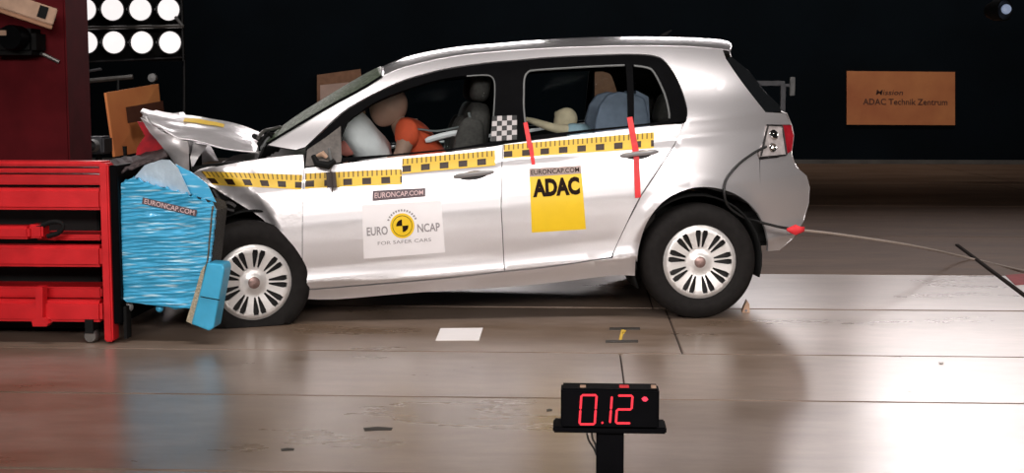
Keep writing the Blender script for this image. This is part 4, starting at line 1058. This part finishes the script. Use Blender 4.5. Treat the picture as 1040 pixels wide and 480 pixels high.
# child seat
cs = LP(618, 128, -.36); root = empty('child_seat', W3(cs)); o0 = root.location
def cw(p): return CMI.inverted() @ Vector(p) - o0
prof = [LP(*p, -.36) for p in ((638, 95), (622, 93), (611, 96), (603, 107), (599, 122), (598, 140), (606, 160), (630, 168), (652, 164), (652, 120), (648, 100))]
for s, nm in ((-1, 'side_wing'), (1, 'side_wing')):
    y0 = -.36 + s * .20
    vs = [cw((p.x, y0 - .02, p.z)) for p in prof] + [cw((p.x, y0 + .02, p.z)) for p in prof]; n = len(prof)
    o = mesh_obj(nm, vs, [tuple(range(n))[::-1], tuple(range(n, 2 * n))] + [(i, (i + 1) % n, n + (i + 1) % n, n + i) for i in range(n)], M['child_seat'], root)
    bv = o.modifiers.new('soft', 'BEVEL'); bv.width = .012; bv.segments = 3
bk = [LP(*p, -.36) for p in ((640, 92), (652, 98), (656, 165), (640, 165), (634, 120))]
vs = [cw((p.x, -.56, p.z)) for p in bk] + [cw((p.x, -.16, p.z)) for p in bk]; n = len(bk)
mesh_obj('back_shell', vs, [tuple(range(n))[::-1], tuple(range(n, 2 * n))] + [(i, (i + 1) % n, n + (i + 1) % n, n + i) for i in range(n)], M['child_seat'], root)
tag(root, 'blue grey child seat with side wings on the rear seat', 'child seat')

# ================================================================== CABLE, FLOOR THINGS, TIMER
cb_ = empty('trailing_cable', W3(LP(775, 152, -.8))); o0 = cb_.location
f = surf_side(.012)
pts = [CM @ f(*L(*p))[0] for p in cr([(777, 149), (765, 155), (750, 166), (738, 180), (734, 193), (738, 207), (748, 216), (760, 222)], 4)]
pts += [CM @ LP(772, 225.5, -.86), CM @ LP(790, 230, -.84), CM @ LP(804, 232.5, -.82)]
MB().tube([p - o0 for p in pts], .0075, 8).build('black_lead', M['cable'], cb_, True)
e0 = CM @ LP(806, 233, -.82)
rp = [e0, WY(840, 236.5, e0.y + .4), WY(880, 242, e0.y + .95), WY(930, 250, 9.3), WZ(985, 262, .012), WZ(1045, 276, .012), WZ(1100, 285, .012)]
MB().tube([Vector(p) - o0 for p in cr([tuple(p) for p in rp], 6)], .008, 8).build('rope', M['rope'], cb_, True)
a = CM @ LP(800, 232, -.82) - o0
rows = [[WY(x, y, e0.y - .02 + .01 * math.sin(i * 2)) - o0 for i, x in enumerate((799, 803, 808, 813, 817))] for y in (230, 233, 236.5)]
rows[0][2].z += .012; rows[2][2].z -= .012; rows[0][0].z -= .01; rows[2][0].z += .012; rows[2][4].z += .01
grid_obj('red_flag', rows, M['red_flag'], cb_, .004)
tag(cb_, 'black lead hanging from the tail lamp and running on as a tan rope', 'cable')
def flat(name, px, m, z=.003, th=.003, parent=None, o=Vector()):
    P = [WZ(x, y, z) - o for x, y in px]; n = len(P)
    return mesh_obj(name, P + [p - Vector((0, 0, th)) for p in P], [tuple(range(n))[::-1], tuple(range(n, 2 * n))] + [(i, (i + 1) % n, n + (i + 1) % n, n + i) for i in range(n)], m, parent)
tag(flat('paper_sheet', [(447.5, 333), (490.5, 332.6), (486.5, 344.8), (442.5, 345)], M['paper']), 'white sheet of paper lying on the floor beside the car', 'paper')
mk = empty('floor_marker', WZ(633, 340)); o0 = mk.location
for q in ([(619, 332.2), (650, 332), (650, 334.2), (619, 334.4)], [(615, 345), (648, 344.8), (648, 347), (615, 347.4)]): flat('tape_bar', q, M['black_tape'], .003, .003, mk, o0)
flat('tape_tick', [(631, 334.5), (634, 334.5), (631.5, 344.8), (628.5, 344.8)], M['yellow_tape'], .003, .003, mk, o0)
flat('tape_tick', [(634, 335), (636, 335), (634, 338), (632, 338)], M['yellow_tape'], .003, .003, mk, o0)
tag(mk, 'taped marker of two dark bars and a yellow tick on the floor', 'marker')
gr = MB(); a, b = WZ(972, 249), WZ(1052, 309); d = (b - a); n_ = Vector((-d.y, d.x, 0))* (.018 / d.length)
tag(mesh_obj('floor_rail', [a - n_, b - n_, b + n_, a + n_] + [p + Vector((0, 0, .012)) for p in (a - n_ * .6, b - n_ * .6, b + n_ * .6, a + n_ * .6)], [(0, 1, 5, 4), (1, 2, 6, 5), (2, 3, 7, 6), (3, 0, 4, 7), (4, 5, 6, 7)], mat('dark_rail_steel', (.02, .012, .009), .9, .0, .2, spec=.03)), 'dark low rail running slantwise over the floor under the rope', 'rail')
tag(flat('floor_stripe', [(1021, 279), (1060, 276), (1064, 287), (1031, 289)], M['red_floor']), 'short red painted stripe on the floor beside the dark rail', 'stripe')
wc = WZ(757, 316.5)
ck = empty('wheel_chock', wc)
MB().prism([(-.022, 0), (.022, 0), (.018, .05), (.005, .07), (-.012, .03)], -.03, .03).build('chock_block', M['wood_pale'], ck); MB().tube([(0, -.035, .012), (0, .035, .012)], .008, 8).build('chock_pin', M['rail'], ck)
tag(ck, 'little pale chock on the floor behind the rear wheel', 'chock')
for (x, y, l, w_) in ((384, 435, 15, 2.2), (292, 456, 7, 1.6), (558, 416, 3, 1.4)):
    o = flat('floor_scuff', [(x - l, y - w_ * .4), (x, y - w_), (x + l, y - w_ * .5), (x + l * .9, y + w_ * .6), (x, y + w_ * .7), (x - l * .9, y + w_)], M['black_tape'], .0015, .001)
    tag(o, {384: 'long dark rubber scrap lying on the bare floor', 292: 'short dark rubber scrap lying on the bare floor', 558: 'tiny dark crumb on the floor next to the digital timer'}[x], 'scrap')
tag(MB().lathe([(.001, .0), (.010, .002), (.012, .006), (.001, .010)], 10, Matrix.Translation(WZ(956, 369)) @ Matrix.Rotation(R(90), 4, 'X')).build('glass_crumb', M['paper'], None, True), 'tiny white glass crumb on the bright floor', 'crumb')

# timer
TY = 4.0
tm = empty('digital_timer', Vector((WY(620, 440, TY).x, TY + .05, 0))); o0 = tm.location
bpx('display_case', 569.5, 395, 669.5, 437, TY, .09, M['timer_black'], tm, .006)
bpx('tray', 561.5, 433.5, 677, 440, TY - .004, .11, M['timer_black'], tm, .004)
a = WY(605.5, 470, TY + .02); b = WY(633.5, 470, TY + .02)
MB().box(Vector((a.x, TY + .02, .02)) - o0, Vector((b.x, TY + .10, WY(620, 439, TY).z)) - o0, bev=.004).build('post', M['timer_black'], tm)
MB().box((-.16, -.12, 0), (.16, .14, .02), bev=.004).build('base_plate', M['timer_black'], tm)
for pts in ([(596, 439.5), (598, 447), (603, 455), (606, 462)], [(601, 439.5), (602, 446), (605, 452), (607, 470)]):
    MB().tube([WY(*p, TY + .03) - o0 for p in cr(pts, 3)], .003, 6).build('wire', M['cable'], tm, True)
def segq(pts, name='digit'):
    v, f = [], []
    for (x0, y0, x1, y1, h) in pts:
        d = Vector((x1 - x0, y1 - y0)).normalized(); nn = Vector((-d.y, d.x)) * h
        e = d * h * .9
        q = [(x0, y0), (x0 + e.x + nn.x, y0 + e.y + nn.y), (x1 - e.x + nn.x, y1 - e.y + nn.y), (x1, y1), (x1 - e.x - nn.x, y1 - e.y - nn.y), (x0 + e.x - nn.x, y0 + e.y - nn.y)]
        b = len(v)
        v += [WY(px, py, TY - .0015) - o0 for px, py in q] + [WY(px, py, TY + .002) - o0 for px, py in q]
        f += [(b, b + 1, b + 2, b + 3, b + 4, b + 5), tuple(b + 11 - i for i in range(6))] + [(b + i, b + 6 + i, b + 6 + (i + 1) % 6, b + (i + 1) % 6) for i in range(6)]
    return v, f
def digit(segs, x0, x1, y0, y1, sl=2.0):
    ym = (y0 + y1) / 2; P = lambda sx, y: (x0 if sx == 0 else x1) + sl * (y1 - y) / (y1 - y0)
    T = {'a': (0, y0, 1, y0), 'b': (1, y0, 1, ym), 'c': (1, ym, 1, y1), 'd': (0, y1, 1, y1), 'e': (0, ym, 0, y1), 'f': (0, y0, 0, ym), 'g': (0, ym, 1, ym)}
    v, f = segq([(P(T[s][0], T[s][1]), T[s][1], P(T[s][2], T[s][3]), T[s][3], 1.15) for s in segs])
    mesh_obj('digit', v, f, M['led'], tm)
digit('abcdef', 588.5, 604, 401, 430.5); digit('ef', 619.5, 636, 402, 429.5); digit('abged', 625.5, 640.5, 401.5, 429.5)
v, f = segq([(610.5, 428.5, 613, 429.5, 1.3)]); mesh_obj('decimal_point', v, f, M['led'], tm)
v, f = segq([(651.5, 404.5, 658.5, 405.5, 2.4)]); mesh_obj('indicator', v, f, M['led_dim'], tm)
for x, w_, m in ((592, 6, 'wood_pale'), (634, 10, 'red_flag'), (664, 5, 'wood_pale')):
    bpx('top_clip', x - w_ / 2, 392.6, x + w_ / 2, 395.2, TY + .02, .03, M[m], tm, .001)
tag(tm, 'black digital timer with red numerals on a low post', 'timer')
